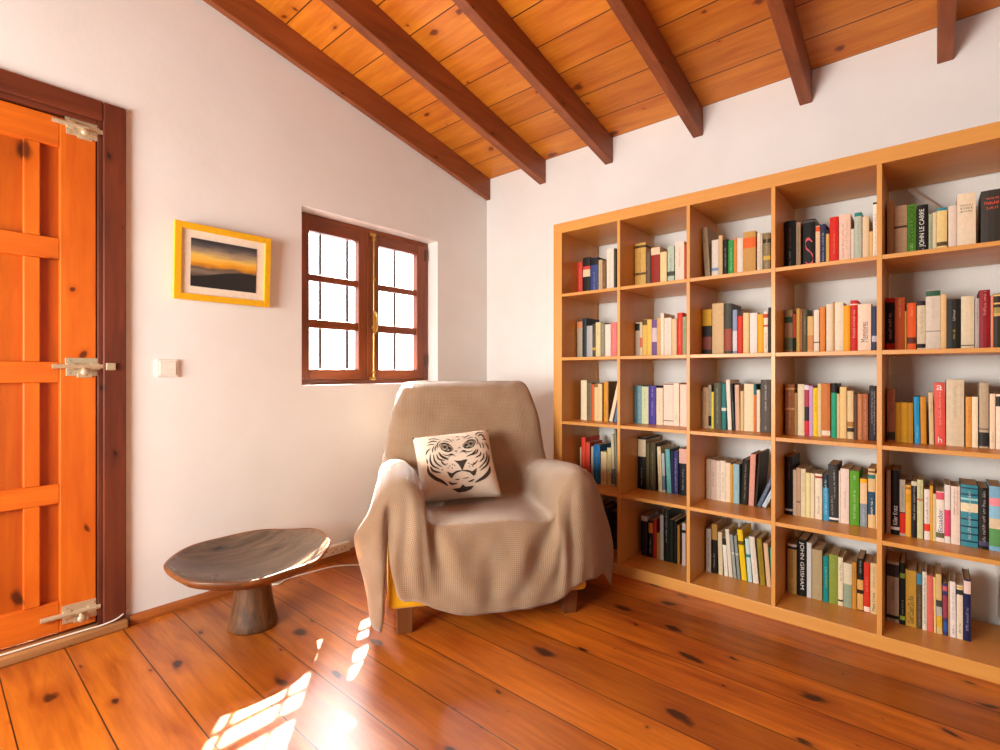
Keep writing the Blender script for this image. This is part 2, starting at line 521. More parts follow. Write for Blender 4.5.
def bolt(cx, cz, tilt, keeper, thrown):
    b = empty('sliding_bolt', (cx - door.location.x, LF, cz), (0, tilt, 0), door)
    b.scale = (1.15, 1.15, 1.15)
    bm = bmesh.new()
    box(bm, -0.052, 0.038, -0.003, 0.0, 0.006, 0.03, 0.001)
    box(bm, -0.05, 0.04, -0.003, 0.0, -0.03, 0.004, 0.001)
    box(bm, -0.022, 0.02, -0.0035, 0.0, -0.036, -0.02, 0.002)
    box(bm, -0.05, -0.028, -0.014, -0.001, -0.009, 0.012, 0.002)
    box(bm, 0.014, 0.038, -0.014, -0.001, -0.009, 0.012, 0.002)
    for sx, sz in ((-0.042, 0.02), (0.03, 0.02), (-0.042, -0.02), (0.031, -0.02)):
        cyl(bm, (sx, -0.003, sz), (sx, -0.0048, sz), 0.0035, 8)
    link('backplate', bm, M_STEEL, b)
    bm = bmesh.new()
    x0, x1 = (-0.085, 0.062) if thrown else (-0.105, 0.048)
    cyl(bm, (x0, -0.0085, 0.0015), (x1, -0.0085, 0.0015), 0.0082, 12)
    link('bolt_rod', bm, M_STEEL, b, smooth=False)
    bm = bmesh.new()
    cyl(bm, (-0.004, -0.008, -0.004), (-0.004, -0.022, -0.016), 0.006, 10)
    bmesh.ops.create_uvsphere(bm, u_segments=12, v_segments=8, radius=0.0125, matrix=Matrix.Translation((-0.004, -0.026, -0.018)) @ Matrix.Scale(0.7, 4, (0, 1, 0)))
    link('knob', bm, M_STEEL, b, smooth=True)
    if keeper:
        bm = bmesh.new()
        box(bm, 0.047, 0.068, -0.017, -0.0121, -0.045, 0.042, 0.001)
        box(bm, 0.052, 0.078, -0.032, -0.0172, -0.011, 0.014, 0.002)
        link('keeper', bm, M_STEEL, b)
    return b
bolt(-2.318, 1.968, math.radians(-1), False, True)
bolt(-2.318, 1.046, 0, True, True)
bolt(-2.328, 0.105, math.radians(1), False, False)

# ------------------------------------------------------------------ window
win1 = empty('window_1', ((WX0 + WX1) / 2, 0, WZ0))
tag(win1, 'small brown two-leaf casement window with white daylight outside', 'window', kind='structure')
wx, wz = win1.location.x, win1.location.z
def wpart(name, dims, m, bev=0.0025, parent=None):
    x0, x1, y0, y1, z0, z1 = dims
    return boxobj(name, (x0 - wx, x1 - wx, y0, y1, z0 - wz, z1 - wz), m, parent or win1, bev)
FY0, FY1 = 0.095, 0.158
bm = bmesh.new()
for d in ((WX0 + .0005, WX0 + 0.034, FY0, FY1, WZ0 + 0.0005, WZ1 - 0.0005), (WX1 - 0.034, WX1 - .0005, FY0, FY1, WZ0 + 0.0005, WZ1 - 0.0005)):
    box(bm, d[0] - wx, d[1] - wx, d[2], d[3], d[4] - wz, d[5] - wz, 0.003)
link('frame_jamb', bm, M_WIN, win1)
bm = bmesh.new()
for d in ((WX0 + 0.034, WX1 - 0.034, FY0, FY1, WZ0 + 0.0005, WZ0 + 0.026), (WX0 + 0.034, WX1 - 0.034, FY0, FY1, WZ1 - 0.03, WZ1 - 0.0005)):
    box(bm, d[0] - wx, d[1] - wx, d[2], d[3], d[4] - wz, d[5] - wz, 0.003)
for d in ((WX0 + 0.034, WX1 - 0.034, 0.1305, FY1, WZ0 + 0.02, WZ0 + 0.045), (WX0 + 0.034, WX1 - 0.034, 0.1305, FY1, WZ1 - 0.05, WZ1 - 0.02)):
    box(bm, d[0] - wx, d[1] - wx, d[2], d[3], d[4] - wz, d[5] - wz, 0.001)
link('frame_rail', bm, M_WINH, win1)
MID = -0.957
for x0, x1, p0, p1 in ((WX0 + 0.0345, MID - 0.001, -1.347, -1.036), (MID + 0.001, WX1 - 0.0345, -0.892, -0.590)):
    s = empty('casement', ((x0 + x1) / 2 - wx, 0.085, 0), (0, 0, 0), win1)
    c0 = (x0 + x1) / 2
    z0, z1 = WZ0 + 0.027, WZ1 - 0.031
    bm = bmesh.new()
    for a, b in ((x0, p0), (p1, x1)):
        box(bm, a - c0, b - c0, 0, 0.045, z0 - wz, z1 - wz, 0.004)
    link('sash_stile', bm, M_WIN, s)
    bm = bmesh.new()
    for a, b, f in ((z0, 1.042, 0), (1.799, z1, 0), (1.27, 1.317, 0.008), (1.529, 1.566, 0.008)):
        box(bm, p0 - c0 - .001, p1 - c0 + .001, 0.001 + f, 0.044 - f, a - wz, b - wz, 0.004)
    link('sash_rail', bm, M_WINH, s)
    bm = bmesh.new()
    for a, b in ((1.042, 1.27), (1.317, 1.529), (1.566, 1.799)):
        box(bm, p0 - c0, p1 - c0, 0.022, 0.025, a - wz, b - wz)
    link('glass_pane', bm, M_GLASS, s)
# cover strip and espagnolette between the leaves
wpart('cover_strip', (MID - 0.022, MID + 0.018, 0.077, 0.0845, WZ0 + 0.03, WZ1 - 0.035), M_WIN, 0.003)
eb = empty('espagnolette', (MID + 0.012 - wx, 0.077, 0), (0, 0, 0), win1)
bm = bmesh.new()
cyl(bm, (0, -0.012, 0.02), (0, -0.012, 0.90), 0.005, 10)
for z in (0.06, 0.33, 0.62, 0.86):
    box(bm, -0.009, 0.009, -0.018, 0.0, z, z + 0.018, 0.002)
box(bm, -0.03, 0.012, -0.02, -0.004, 0.885, 0.902, 0.003)
box(bm, -0.03, 0.012, -0.02, -0.004, 0.022, 0.040, 0.003)
link('locking_rod', bm, M_BRASS, eb)
bm = bmesh.new()
box(bm, -0.008, 0.008, -0.024, -0.012, 0.30, 0.44, 0.003)
tube(bm, catmull([(0, -0.024, 0.43), (0.003, -0.04, 0.40), (0.004, -0.045, 0.35), (0.002, -0.04, 0.31)], 5), 0.0055, 8)
link('handle', bm, M_BRASS, eb)
for z in (1.07, 1.77):
    bm = bmesh.new()
    cyl(bm, (WX1 - 0.036 - wx, 0.083, z - wz), (WX1 - 0.036 - wx, 0.083, z + 0.075 - wz), 0.006, 10)
    link('hinge', bm, M_IRON, win1)
# iron grille fixed to the outside face of the wall
for gx in (-1.397, -1.219, -1.042, -0.864, -0.686, -0.509):
    bm = bmesh.new()
    cyl(bm, (gx - wx, 0.2, -0.05), (gx - wx, 0.2, WZ1 - WZ0 + 0.05), 0.009, 8)
    link('grille_bar', bm, M_IRON, win1)
for gz in (0.93, 1.315, 1.553, 1.92):
    bm = bmesh.new()
    box(bm, -1.52 - wx, -0.40 - wx, 0.192, 0.208, gz - 0.006 - wz, gz + 0.006 - wz, 0.001)
    for ex in (-1.51, -0.41):
        cyl(bm, (ex - wx, 0.2, gz - wz), (ex - wx, 0.155, gz - wz), 0.006, 8)
    link('grille_bar', bm, M_IRON, win1)

# ------------------------------------------------------------------ picture, switch, sockets, cables
pic = empty('picture_frame', (-1.822, 0, 1.343))
tag(pic, 'yellow framed sunset beach photograph hanging on the white wall', 'picture')
pw, ph, fw = 0.206, 0.334, 0.028
lean = Matrix.Rotation(math.radians(-3.0), 4, 'X')
def leanobj(o):
    o.rotation_euler = (math.radians(3.0), 0, 0); o.location = (0, -0.008, 0); return o
bm = bmesh.new()
for d in ((-pw, -pw + fw, 0, ph), (pw - fw, pw, 0, ph), (-pw + fw, pw - fw, 0, fw), (-pw + fw, pw - fw, ph - fw, ph)):
    box(bm, d[0], d[1], -0.022, -0.002, d[2], d[3], 0.002)
leanobj(link('moulding', bm, paint('f0b818', 0.4), pic))
leanobj(boxobj('mat_board', (-pw + fw, pw - fw, -0.012, -0.006, fw, ph - fw), paint('f2e6d2', 0.8), pic))
t = NT('sunset_print')
tc, c = t.coords()
wob = t.noise(t.comb(t.math('MULTIPLY', c[0], 0.6), 0.0, t.math('MULTIPLY', c[2], 3.0)), 14, 4)
zz = t.math('ADD', c[2], t.math('MULTIPLY', t.math('SUBTRACT', wob, 0.5), 0.05))
cr = t.n('ShaderNodeValToRGB')
el = cr.color_ramp.elements
el[0].position = 0.0; el[0].color = lin('4a4038')
el[1].position = 1.0; el[1].color = lin('3c3a3e')
for p_, h_ in ((0.14, '8a7a68'), (0.24, '6a5a4a'), (0.30, 'c8862a'), (0.42, 'f2b030'), (0.55, 'f0c860'), (0.70, 'b09a78'), (0.85, '66605c')):
    e = el.new(p_); e.color = lin(h_)
t.l(t.maprange(zz, 0.11, 0.265), cr.inputs[0])
hill = t.math('ADD', 0.125, t.math('MULTIPLY', t.math('SINE', t.math('ADD', t.math('MULTIPLY', c[0], 11.0), 0.5)), 0.022))
mask = t.maprange(t.math('SUBTRACT', hill, c[2]), -0.003, 0.003)
t.l(t.mix(mask, cr.outputs[0], lin('2c2826')), t.b.inputs['Base Color'])
t.b.inputs['Roughness'].default_value = 0.25
leanobj(boxobj('photo_print', (-0.141, 0.141, -0.0135, -0.0115, 0.062, 0.272), t.m, pic))

sw = empty('light_switch', (-2.044, 0, 1.043))
tag(sw, 'square white light switch on the wall below the picture', 'light switch')
boxobj('plate', (-0.041, 0.041, -0.01, 0, -0.038, 0.038), M_WHITE, sw, 0.003)
boxobj('rocker', (-0.031, 0.031, -0.014, -0.0095, -0.029, 0.029), M_WHITE, sw, 0.002)

ps = empty('power_strip', (-1.27, 0, 0.0))
tag(ps, 'white multi-socket power strip on the wall beside the bowl table', 'power strip')
bm = bmesh.new()
box(bm, -0.1, 0.1, -0.038, -0.002, 0.036, 0.085, 0.004)
link('body', bm, M_WHITE, ps)
for sx in (-0.055, 0.0, 0.055):
    bm = bmesh.new()
    for dx in (-0.009, 0.009):
        cyl(bm, (sx + dx, -0.0382, 0.06 + dx * 0.6), (sx + dx, -0.0392, 0.06 + dx * 0.6), 0.0032, 8)
    link('socket', bm, M_DARK, ps)

def cable(name, pts, r, label, m=M_CABLE):
    bm = bmesh.new()
    tube(bm, catmull(pts, 6), r, 8)
    tag(link(name, bm, m, smooth=True), label, 'cable')
cable('power_cable', [(-1.372, -0.02, 0.06), (-1.40, -0.03, 0.05), (-1.44, -0.045, 0.012), (-1.56, -0.062, 0.005), (-1.63, -0.075, 0.005), (-1.60, -0.095, 0.005), (-1.548, -0.072, 0.005), (-1.432, -0.082, 0.005), (-1.299, -0.11, 0.005), (-1.187, -0.217, 0.005), (-1.10, -0.30, 0.005)], 0.0042, 'white power cable lying on the floor behind the bowl table')
cable('door_cable', [(-2.9, -0.02, 0.037), (-2.5, -0.02, 0.037), (-2.33, -0.022, 0.037), (-2.27, -0.025, 0.037), (-2.22, -0.024, 0.045), (-2.186, -0.006, 0.060), (-2.178, -0.002, 0.066)], 0.0032, 'white cable along the foot of the door')

# ------------------------------------------------------------------ bowl table
bt = empty('bowl_table', (-1.848, -0.389, 0))
tag(bt, 'old dark wooden bowl on a conical pedestal standing on the floor', 'table')
RB = 0.302
def wobble(a):
    return 1 + 0.018 * math.sin(2 * a + 0.6) + 0.012 * math.sin(5 * a + 1.0) + 0.008 * math.sin(9 * a)
prof_in = [(0.0, 0.222), (0.06, 0.224), (0.12, 0.231), (0.18, 0.245), (0.235, 0.266), (0.27, 0.284), (0.288, 0.296)]
prof_out = [(RB - 0.005, 0.300), (RB, 0.294), (RB - 0.003, 0.283), (0.276, 0.262), (0.23, 0.238), (0.175, 0.217), (0.11, 0.203), (0.0, 0.196)]
N = 72
def lathe(prof, mi_fn, name, mats, wob=True):
    bm = bmesh.new()
    rings = []
    for r, z in prof:
        if r == 0:
            rings.append([bm.verts.new((0, 0, z))])
        else:
            ring = []
            for k in range(N):
                a = 2 * PI * k / N
                w = wobble(a) if wob else 1 + 0.03 * math.sin(3 * a) * (0.5 + z)
                dz = (0.006 * math.sin(2 * a + 2.2) + 0.003 * math.sin(7 * a)) * (r / RB) ** 2 if wob else 0
                ring.append(bm.verts.new((r * w * math.cos(a), r * w * math.sin(a), z + dz)))
            rings.append(ring)
    for i in range(len(rings) - 1):
        A, B = rings[i], rings[i + 1]
        for k in range(N):
            if len(A) == 1: f = bm.faces.new((A[0], B[k], B[(k + 1) % N]))
            elif len(B) == 1: f = bm.faces.new((A[k], B[0], A[(k + 1) % N]))
            else: f = bm.faces.new((A[k], B[k], B[(k + 1) % N], A[(k + 1) % N]))
            f.material_index = mi_fn(i)
    return link(name, bm, mats, bt, smooth=True)
lathe(prof_in + prof_out, lambda i: 0 if i < len(prof_in) - 1 else 1, 'bowl', [M_BOWL, M_RIM])
lathe([(0.0, 0.2), (0.064, 0.2), (0.066, 0.18), (0.071, 0.12), (0.079, 0.07), (0.089, 0.03), (0.094, 0.008), (0.091, 0.0), (0.0, 0.0)], lambda i: 0, 'pedestal', [M_PED], False)

# ------------------------------------------------------------------ armchair
CH_O = Vector((-1.211, -1.12, 0))
CH_R = math.radians(-35.78)
arm = empty('armchair', CH_O, (0, 0, CH_R))
tag(arm, 'armchair in yellow fabric with wooden legs, hidden under a beige throw', 'armchair')
def softbox(name, d, m, bev, parent=arm):
    bm = bmesh.new()
    box(bm, *d, bev=bev, seg=4)
    return link(name, bm, m, parent, smooth=True)
softbox('seat_base', (-0.412, 0.415, -0.01, 0.66, 0.10, 0.36), M_YELLOW, 0.02)
softbox('seat_cushion', (-0.245, 0.245, 0.012, 0.50, 0.325, 0.405), M_YELLOW, 0.035)
softbox('armrest', (-0.405, -0.285, 0.03, 0.50, 0.20, 0.585), M_YELLOW, 0.05)
softbox('armrest', (0.285, 0.405, 0.03, 0.50, 0.20, 0.57), M_YELLOW, 0.05)
bm = bmesh.new()
box(bm, -0.325, 0.325, 0.0, 0.15, 0.0, 0.64, bev=0.04, seg=4)
for v in bm.verts:
    v.co.y += 0.505 + 0.13 * v.co.z / 0.64
    v.co.z += 0.30
link('backrest', bm, M_YELLOW, arm, smooth=True)
for lx, ly in ((-0.348, 0.03), (0.345, 0.04), (-0.33, 0.62), (0.33, 0.62)):
    bm = bmesh.new()
    box(bm, lx - 0.035, lx + 0.035, ly - 0.03, ly + 0.03, 0.0, 0.13, 0.004)
    for v in bm.verts:
        if v.co.z < 0.05:
            v.co.x = lx + (v.co.x - lx) * 0.86; v.co.y = ly + (v.co.y - ly) * 0.86
    link('leg', bm, M_LEG, arm)

# throw blanket: rows run from behind the back, over it, across the seat and down to the hem
R = []
def row(*p): R.append([Vector(q) for q in p])
# columns: 0 hem-left 1 side 2 outer 2b notch 3 arm-left 4 inner 5 join 6 7 8 seat 9 join 10 inner 11 arm-right 12 outer 13 side 14 hem-right
row((-.40,.76,.52),(-.385,.765,.55),(-.37,.77,.58),(-.36,.78,.58),(-.33,.80,.58),(-.29,.81,.57),(-.22,.82,.57),(-.12,.82,.57),(0,.82,.57),(.12,.82,.57),(.22,.82,.57),(.29,.81,.57),(.33,.80,.58),(.36,.78,.58),(.38,.77,.56),(.40,.76,.54))
row((-.405,.74,.62),(-.39,.745,.70),(-.372,.75,.78),(-.358,.755,.86),(-.325,.765,.92),(-.29,.775,.93),(-.22,.78,.935),(-.12,.78,.935),(0,.78,.935),(.12,.78,.935),(.22,.78,.935),(.29,.775,.93),(.325,.765,.92),(.362,.755,.86),(.376,.75,.78),(.39,.745,.66))
row((-.41,.70,.62),(-.395,.70,.71),(-.372,.70,.81),(-.352,.70,.90),(-.325,.70,.955),(-.28,.705,.965),(-.21,.705,.967),(-.11,.705,.968),(0,.705,.968),(.11,.705,.968),(.21,.705,.969),(.28,.705,.97),(.325,.70,.962),(.357,.70,.90),(.376,.70,.80),(.39,.70,.66))
row((-.415,.66,.60),(-.40,.655,.70),(-.378,.645,.80),(-.357,.635,.89),(-.325,.622,.94),(-.28,.615,.95),(-.21,.612,.952),(-.11,.612,.953),(0,.612,.953),(.11,.612,.953),(.21,.612,.955),(.28,.615,.957),(.328,.622,.95),(.362,.635,.885),(.38,.645,.78),(.395,.66,.64))
row((-.43,.63,.56),(-.415,.615,.66),(-.395,.60,.755),(-.376,.59,.83),(-.335,.572,.85),(-.28,.568,.855),(-.21,.568,.855),(-.11,.57,.855),(0,.572,.855),(.11,.57,.855),(.21,.568,.855),(.28,.568,.855),(.338,.572,.85),(.378,.59,.82),(.395,.60,.72),(.405,.62,.60))
row((-.435,.60,.50),(-.425,.585,.58),(-.415,.57,.66),(-.395,.55,.715),(-.35,.53,.735),(-.285,.522,.74),(-.21,.52,.74),(-.11,.52,.74),(0,.522,.74),(.11,.52,.74),(.21,.52,.74),(.285,.522,.74),(.35,.53,.735),(.392,.55,.70),(.412,.57,.62),(.43,.60,.50))
row((-.452,.50,.40),(-.452,.50,.50),(-.43,.50,.56),(-.405,.50,.592),(-.35,.492,.60),(-.29,.485,.58),(-.22,.48,.585),(-.11,.48,.58),(0,.48,.58),(.11,.48,.58),(.22,.48,.585),(.285,.485,.575),(.34,.492,.585),(.395,.50,.572),(.425,.50,.53),(.45,.50,.40))
row((-.450,.36,.36),(-.452,.36,.46),(-.442,.36,.575),(-.405,.36,.615),(-.345,.36,.615),(-.285,.375,.56),(-.235,.44,.44),(-.12,.445,.425),(0,.445,.425),(.12,.445,.425),(.24,.44,.44),(.285,.375,.54),(.34,.36,.592),(.41,.36,.588),(.462,.36,.535),(.52,.36,.28))
row((-.462,.2,.37),(-.464,.2,.46),(-.448,.2,.575),(-.405,.2,.628),(-.34,.2,.63),(-.275,.2,.555),(-.24,.22,.43),(-.125,.22,.428),(0,.22,.43),(.125,.22,.428),(.245,.22,.43),(.28,.2,.545),(.345,.2,.606),(.41,.2,.604),(.475,.2,.545),(.60,.23,.25))
row((-.502,.06,.39),(-.490,.05,.46),(-.45,.045,.565),(-.405,.025,.61),(-.335,.02,.615),(-.275,.01,.54),(-.245,.02,.43),(-.125,0.0,.428),(0,-.005,.43),(.125,0.0,.425),(.25,.02,.42),(.285,.03,.53),(.345,.015,.606),(.41,.03,.603),(.482,.07,.54),(.615,.19,.26))
row((-.537,-.005,.405),(-.51,-.01,.44),(-.445,-.02,.52),(-.408,-.03,.56),(-.34,-.04,.57),(-.28,-.04,.50),(-.245,-.025,.405),(-.125,-.035,.395),(0,-.04,.395),(.125,-.035,.39),(.25,-.03,.39),(.29,-.02,.48),(.35,-.035,.56),(.42,-.015,.555),(.50,.05,.475),(.62,.18,.24))
row((-.53,-.005,.33),(-.49,-.025,.34),(-.445,-.045,.40),(-.41,-.02,.48),(-.355,-.05,.44),(-.29,-.055,.38),(-.235,-.05,.31),(-.12,-.06,.30),(0,-.058,.30),(.12,-.062,.30),(.25,-.05,.31),(.30,-.05,.38),(.36,-.045,.44),(.43,-.02,.42),(.505,.05,.36),(.622,.175,.20))
row((-.495,-.005,.18),(-.475,-.03,.19),(-.432,-.05,.21),(-.414,-.02,.43),(-.392,-.055,.28),(-.30,-.06,.24),(-.23,-.055,.20),(-.12,-.07,.19),(0,-.055,.185),(.12,-.07,.185),(.25,-.05,.20),(.31,-.055,.23),(.38,-.045,.27),(.45,-.01,.25),(.52,.06,.23),(.62,.17,.13))
row((-.478,0.0,.065),(-.455,-.025,.04),(-.432,-.03,.07),(-.414,-.015,.39),(-.380,-.05,.175),(-.30,-.052,.145),(-.22,-.054,.105),(-.11,-.056,.075),(0,-.056,.070),(.12,-.056,.073),(.24,-.054,.083),(.31,-.048,.112),(.39,-.03,.148),(.455,0.0,.145),(.525,.07,.13),(.612,.17,.025))
def spline_grid(rows, ku, kv):
    a = [catmull(r, ku) for r in rows]
    cols = list(zip(*a))
    b = [catmull(list(cc), kv) for cc in cols]
    return [list(x) for x in zip(*b)]
KU, KV = 7, 7
G = spline_grid(R, KU, KV)
nr, nc = len(G), len(G[0])
bm = bmesh.new()
uvl = bm.loops.layers.uv.new('UVMap')
nrm = []
for i in range(nr):
    nrow = []
    for j in range(nc):
        du = G[i][min(j + 1, nc - 1)] - G[i][max(j - 1, 0)]
        dv = G[min(i + 1, nr - 1)][j] - G[max(i - 1, 0)][j]
        n_ = du.cross(dv)
        nrow.append(n_.normalized() if n_.length > 1e-9 else Vector((0, -1, 0)))
    nrm.append(nrow)
CREASES = [((10.2, 9.6), (8.9, 12.6), -0.020, 0.36), ((5.6, 9.3), (6.6, 12.4), -0.014, 0.34), ((7.3, 10.2), (7.0, 12.6), -0.006, 0.3), ((11.6, 10.2), (11.2, 13.0), -0.012, 0.35), ((3.9, 10.2), (4.6, 12.6), -0.008, 0.3)]
V = []
for i in range(nr):
    vr = []
    ti = i / KV
    for j in range(nc):
        p = G[i][j].copy()
        tj = j / KU
        w = noise.noise(p * 7.0) * 0.006 + noise.noise(p * 18.0) * 0.0025
        fr = max(0.0, min(1.0, (ti - 9.3) / 2.0)) * max(0.0, 1 - abs(tj - 8.3) / 6.0)
        fold = math.sin(tj * 3.1 + 0.8 * math.sin(ti * 1.3) + ti * 0.45) * 0.007 + math.sin(tj * 7.3 - ti * 0.7) * 0.003
        fr *= 1.0 - 0.6 * max(0.0, (ti - 11.5) / 1.5)
        w += fr * fold
        for (a0, b0), (a1, b1), amp, wd in CREASES:
            tt = (ti - b0) / (b1 - b0)
            if -0.25 < tt < 1.25:
                cxj = a0 + (a1 - a0) * tt
                en = math.exp(-max(0.0, -tt, tt - 1) * 10) * math.sin(PI * min(max((tt + 0.25) / 1.5, 0), 1)) ** 0.6
                x_ = (tj - cxj) / wd
                w += amp * en * (math.exp(-x_ * x_) - 0.6 * math.exp(-(x_ - 1.7) ** 2) - 0.35 * math.exp(-(x_ + 1.9) ** 2))
        bk = max(0.0, 1 - abs(ti - 4.6) / 1.8) * max(0.0, 1 - abs(tj - 8) / 6.0)
        w += bk * 0.004 * math.sin(tj * 2.3 + ti * 2.0)
        vr.append(bm.verts.new(p - nrm[i][j] * w))
    V.append(vr)
# arc-length texture coordinates so that the waffle keeps an even size
us = [[0.0] * nc for _ in range(nr)]
vs = [[0.0] * nc for _ in range(nr)]
for i in range(nr):
    for j in range(1, nc):
        us[i][j] = us[i][j - 1] + (G[i][j] - G[i][j - 1]).length
    m_ = us[i][nc // 2]
    us[i] = [q - m_ for q in us[i]]
for j in range(nc):
    for i in range(1, nr):
        vs[i][j] = vs[i - 1][j] + (G[i][j] - G[i - 1][j]).length
for i in range(nr - 1):
    for j in range(nc - 1):
        f = bm.faces.new((V[i][j], V[i][j + 1], V[i + 1][j + 1], V[i + 1][j]))
        for lp, (a, b) in zip(f.loops, ((i, j), (i, j + 1), (i + 1, j + 1), (i + 1, j))):
            lp[uvl].uv = (us[a][b], vs[a][b])
me = bpy.data.meshes.new('throw_blanket')
bm.to_mesh(me); bm.free()
bl = link('throw_blanket', me, M_BLANKET, None, CH_O, (0, 0, CH_R), smooth=True)
md = bl.modifiers.new('thickness', 'SOLIDIFY'); md.thickness = 0.004; md.offset = 0.0
tag(bl, 'beige waffle-weave throw draped over the whole armchair', 'blanket')

# ------------------------------------------------------------------ cushion with tiger print
def chw(p):
    return CH_O + Matrix.Rotation(CH_R, 3, 'Z') @ Vector(p)
TLc, TRc, BLc, BRc = [Vector(q) for q in ((-.292, .425, .712), (.078, .425, .745), (-.268, .235, .447), (.102, .235, .456))]
cush = empty('cushion', chw(((BLc.x + BRc.x) / 2, 0.235, 0.45)), (0, 0, CH_R))
tag(cush, 'cream cushion printed with a dark tiger face on the armchair', 'cushion')
cb = Vector(((BLc.x + BRc.x) / 2, 0.235, 0.45))
def quad(u, v):
    # u,v 0..1 with v=0 at the bottom
    return BLc * (1 - u) * (1 - v) + BRc * u * (1 - v) + TLc * (1 - u) * v + TRc * u * v - cb
nq = (BRc - BLc).cross(TLc - BLc).normalized()
if nq.y > 0: nq = -nq
def pil(u, v, side):
    a, b = 2 * u - 1, 2 * v - 1
    pin = 0.045
    uu = 0.5 + 0.5 * a * (1 - pin * (1 - b * b))
    vv = 0.5 + 0.5 * b * (1 - pin * (1 - a * a))
    th = 0.062 * max(0.0, (1 - a ** 4)) ** 0.55 * max(0.0, (1 - b ** 4)) ** 0.55
    th += 0.003 * noise.noise(Vector((u * 5, v * 5, 1.7))) * (1 - a * a) * (1 - b * b)
    if side < 0: th *= 0.8
    return quad(uu, vv) + nq * th * side
NP = 28
bm = bmesh.new()
for side in (1, -1):
    g = [[bm.verts.new(pil(i / NP, j / NP, side)) for j in range(NP + 1)] for i in range(NP + 1)]
    for i in range(NP):
        for j in range(NP):
            bm.faces.new((g[i][j], g[i + 1][j], g[i + 1][j + 1], g[i][j + 1]))
bmesh.ops.remove_doubles(bm, verts=bm.verts, dist=0.0005)
link('cushion_cover', bm, M_LINEN, cush, smooth=True)
# print strokes, drawn in the frame of the cushion face
CQ = [(115, 155), (735, 85), (845, 635), (205, 690)]
def to_uv(x, y):
    u, v = 0.5, 0.5
    tl, tr, br, bl_ = CQ
    def f(u, v):
        return tuple(tl[k] * (1 - u) * v + tr[k] * u * v + br[k] * u * (1 - v) + bl_[k] * (1 - u) * (1 - v) for k in (0, 1))
    for _ in range(12):
        p = f(u, v); e = 1e-4
        pu = f(u + e, v); pv = f(u, v + e)
        a, b = (pu[0] - p[0]) / e, (pv[0] - p[0]) / e
        c_, d = (pu[1] - p[1]) / e, (pv[1] - p[1]) / e
        rx, ry = x - p[0], y - p[1]
        det = a * d - b * c_
        u += (d * rx - b * ry) / det; v += (a * ry - c_ * rx) / det
    return u, v
bm = bmesh.new()
def pt(x, y):
    u, v = to_uv(x, y)
    return pil(min(max(u, 0.02), 0.98), min(max(v, 0.02), 0.98), 1) + nq * 0.0016
def stroke(pts, w, taper=True):
    p = catmull([(a, b, 0) for a, b in pts], 5)
    n = len(p)
    L_, R_ = [], []
    for i, q in enumerate(p):
        d = (p[min(i + 1, n - 1)] - p[max(i - 1, 0)])
        d = d.normalized() if d.length > 1e-6 else Vector((1, 0, 0))
        s = Vector((-d.y, d.x, 0))
        ww = w * (0.18 + 0.82 * math.sin(PI * i / (n - 1)) ** 0.7) if taper else w
        L_.append(bm.verts.new(pt(q.x + s.x * ww / 2, q.y + s.y * ww / 2)))
        R_.append(bm.verts.new(pt(q.x - s.x * ww / 2, q.y - s.y * ww / 2)))
    for i in range(n - 1):
        bm.faces.new((L_[i], R_[i], R_[i + 1], L_[i + 1]))
def fill(pts):
    cx = sum(p[0] for p in pts) / len(pts); cy = sum(p[1] for p in pts) / len(pts)
    c0 = bm.verts.new(pt(cx, cy)); r = [bm.verts.new(pt(*p)) for p in pts]
    for i in range(len(r)):
        bm.faces.new((c0, r[i], r[(i + 1) % len(r)]))
def ring(cx, cy, r, w, n=14):
    stroke([(cx + r * math.cos(2 * PI * k / n), cy + r * math.sin(2 * PI * k / n)) for k in range(n + 1)], w, False)
fill([(442, 398), (470, 402), (500, 400), (530, 392), (556, 390), (535, 425), (518, 470), (505, 470), (480, 430)])
stroke([(512, 465), (512, 485)], 10, False)
stroke([(512, 483), (470, 492), (430, 512), (388, 492)], 17)
stroke([(512, 483), (560, 486), (600, 496), (632, 462)], 17)
fill([(388, 492), (425, 512), (455, 508), (430, 545), (410, 530)])
fill([(632, 462), (590, 490), (565, 490), (605, 525), (622, 510)])
fill([(438, 620), (500, 612), (520, 588), (545, 603), (612, 594), (590, 618), (545, 634), (490, 640)])
stroke([(408, 565), (430, 585), (478, 580)], 14)
stroke([(455, 555), (480, 552), (495, 550)], 8)
stroke([(515, 545), (545, 542), (570, 535)], 7)
stroke([(560, 570), (590, 560), (612, 548)], 12)
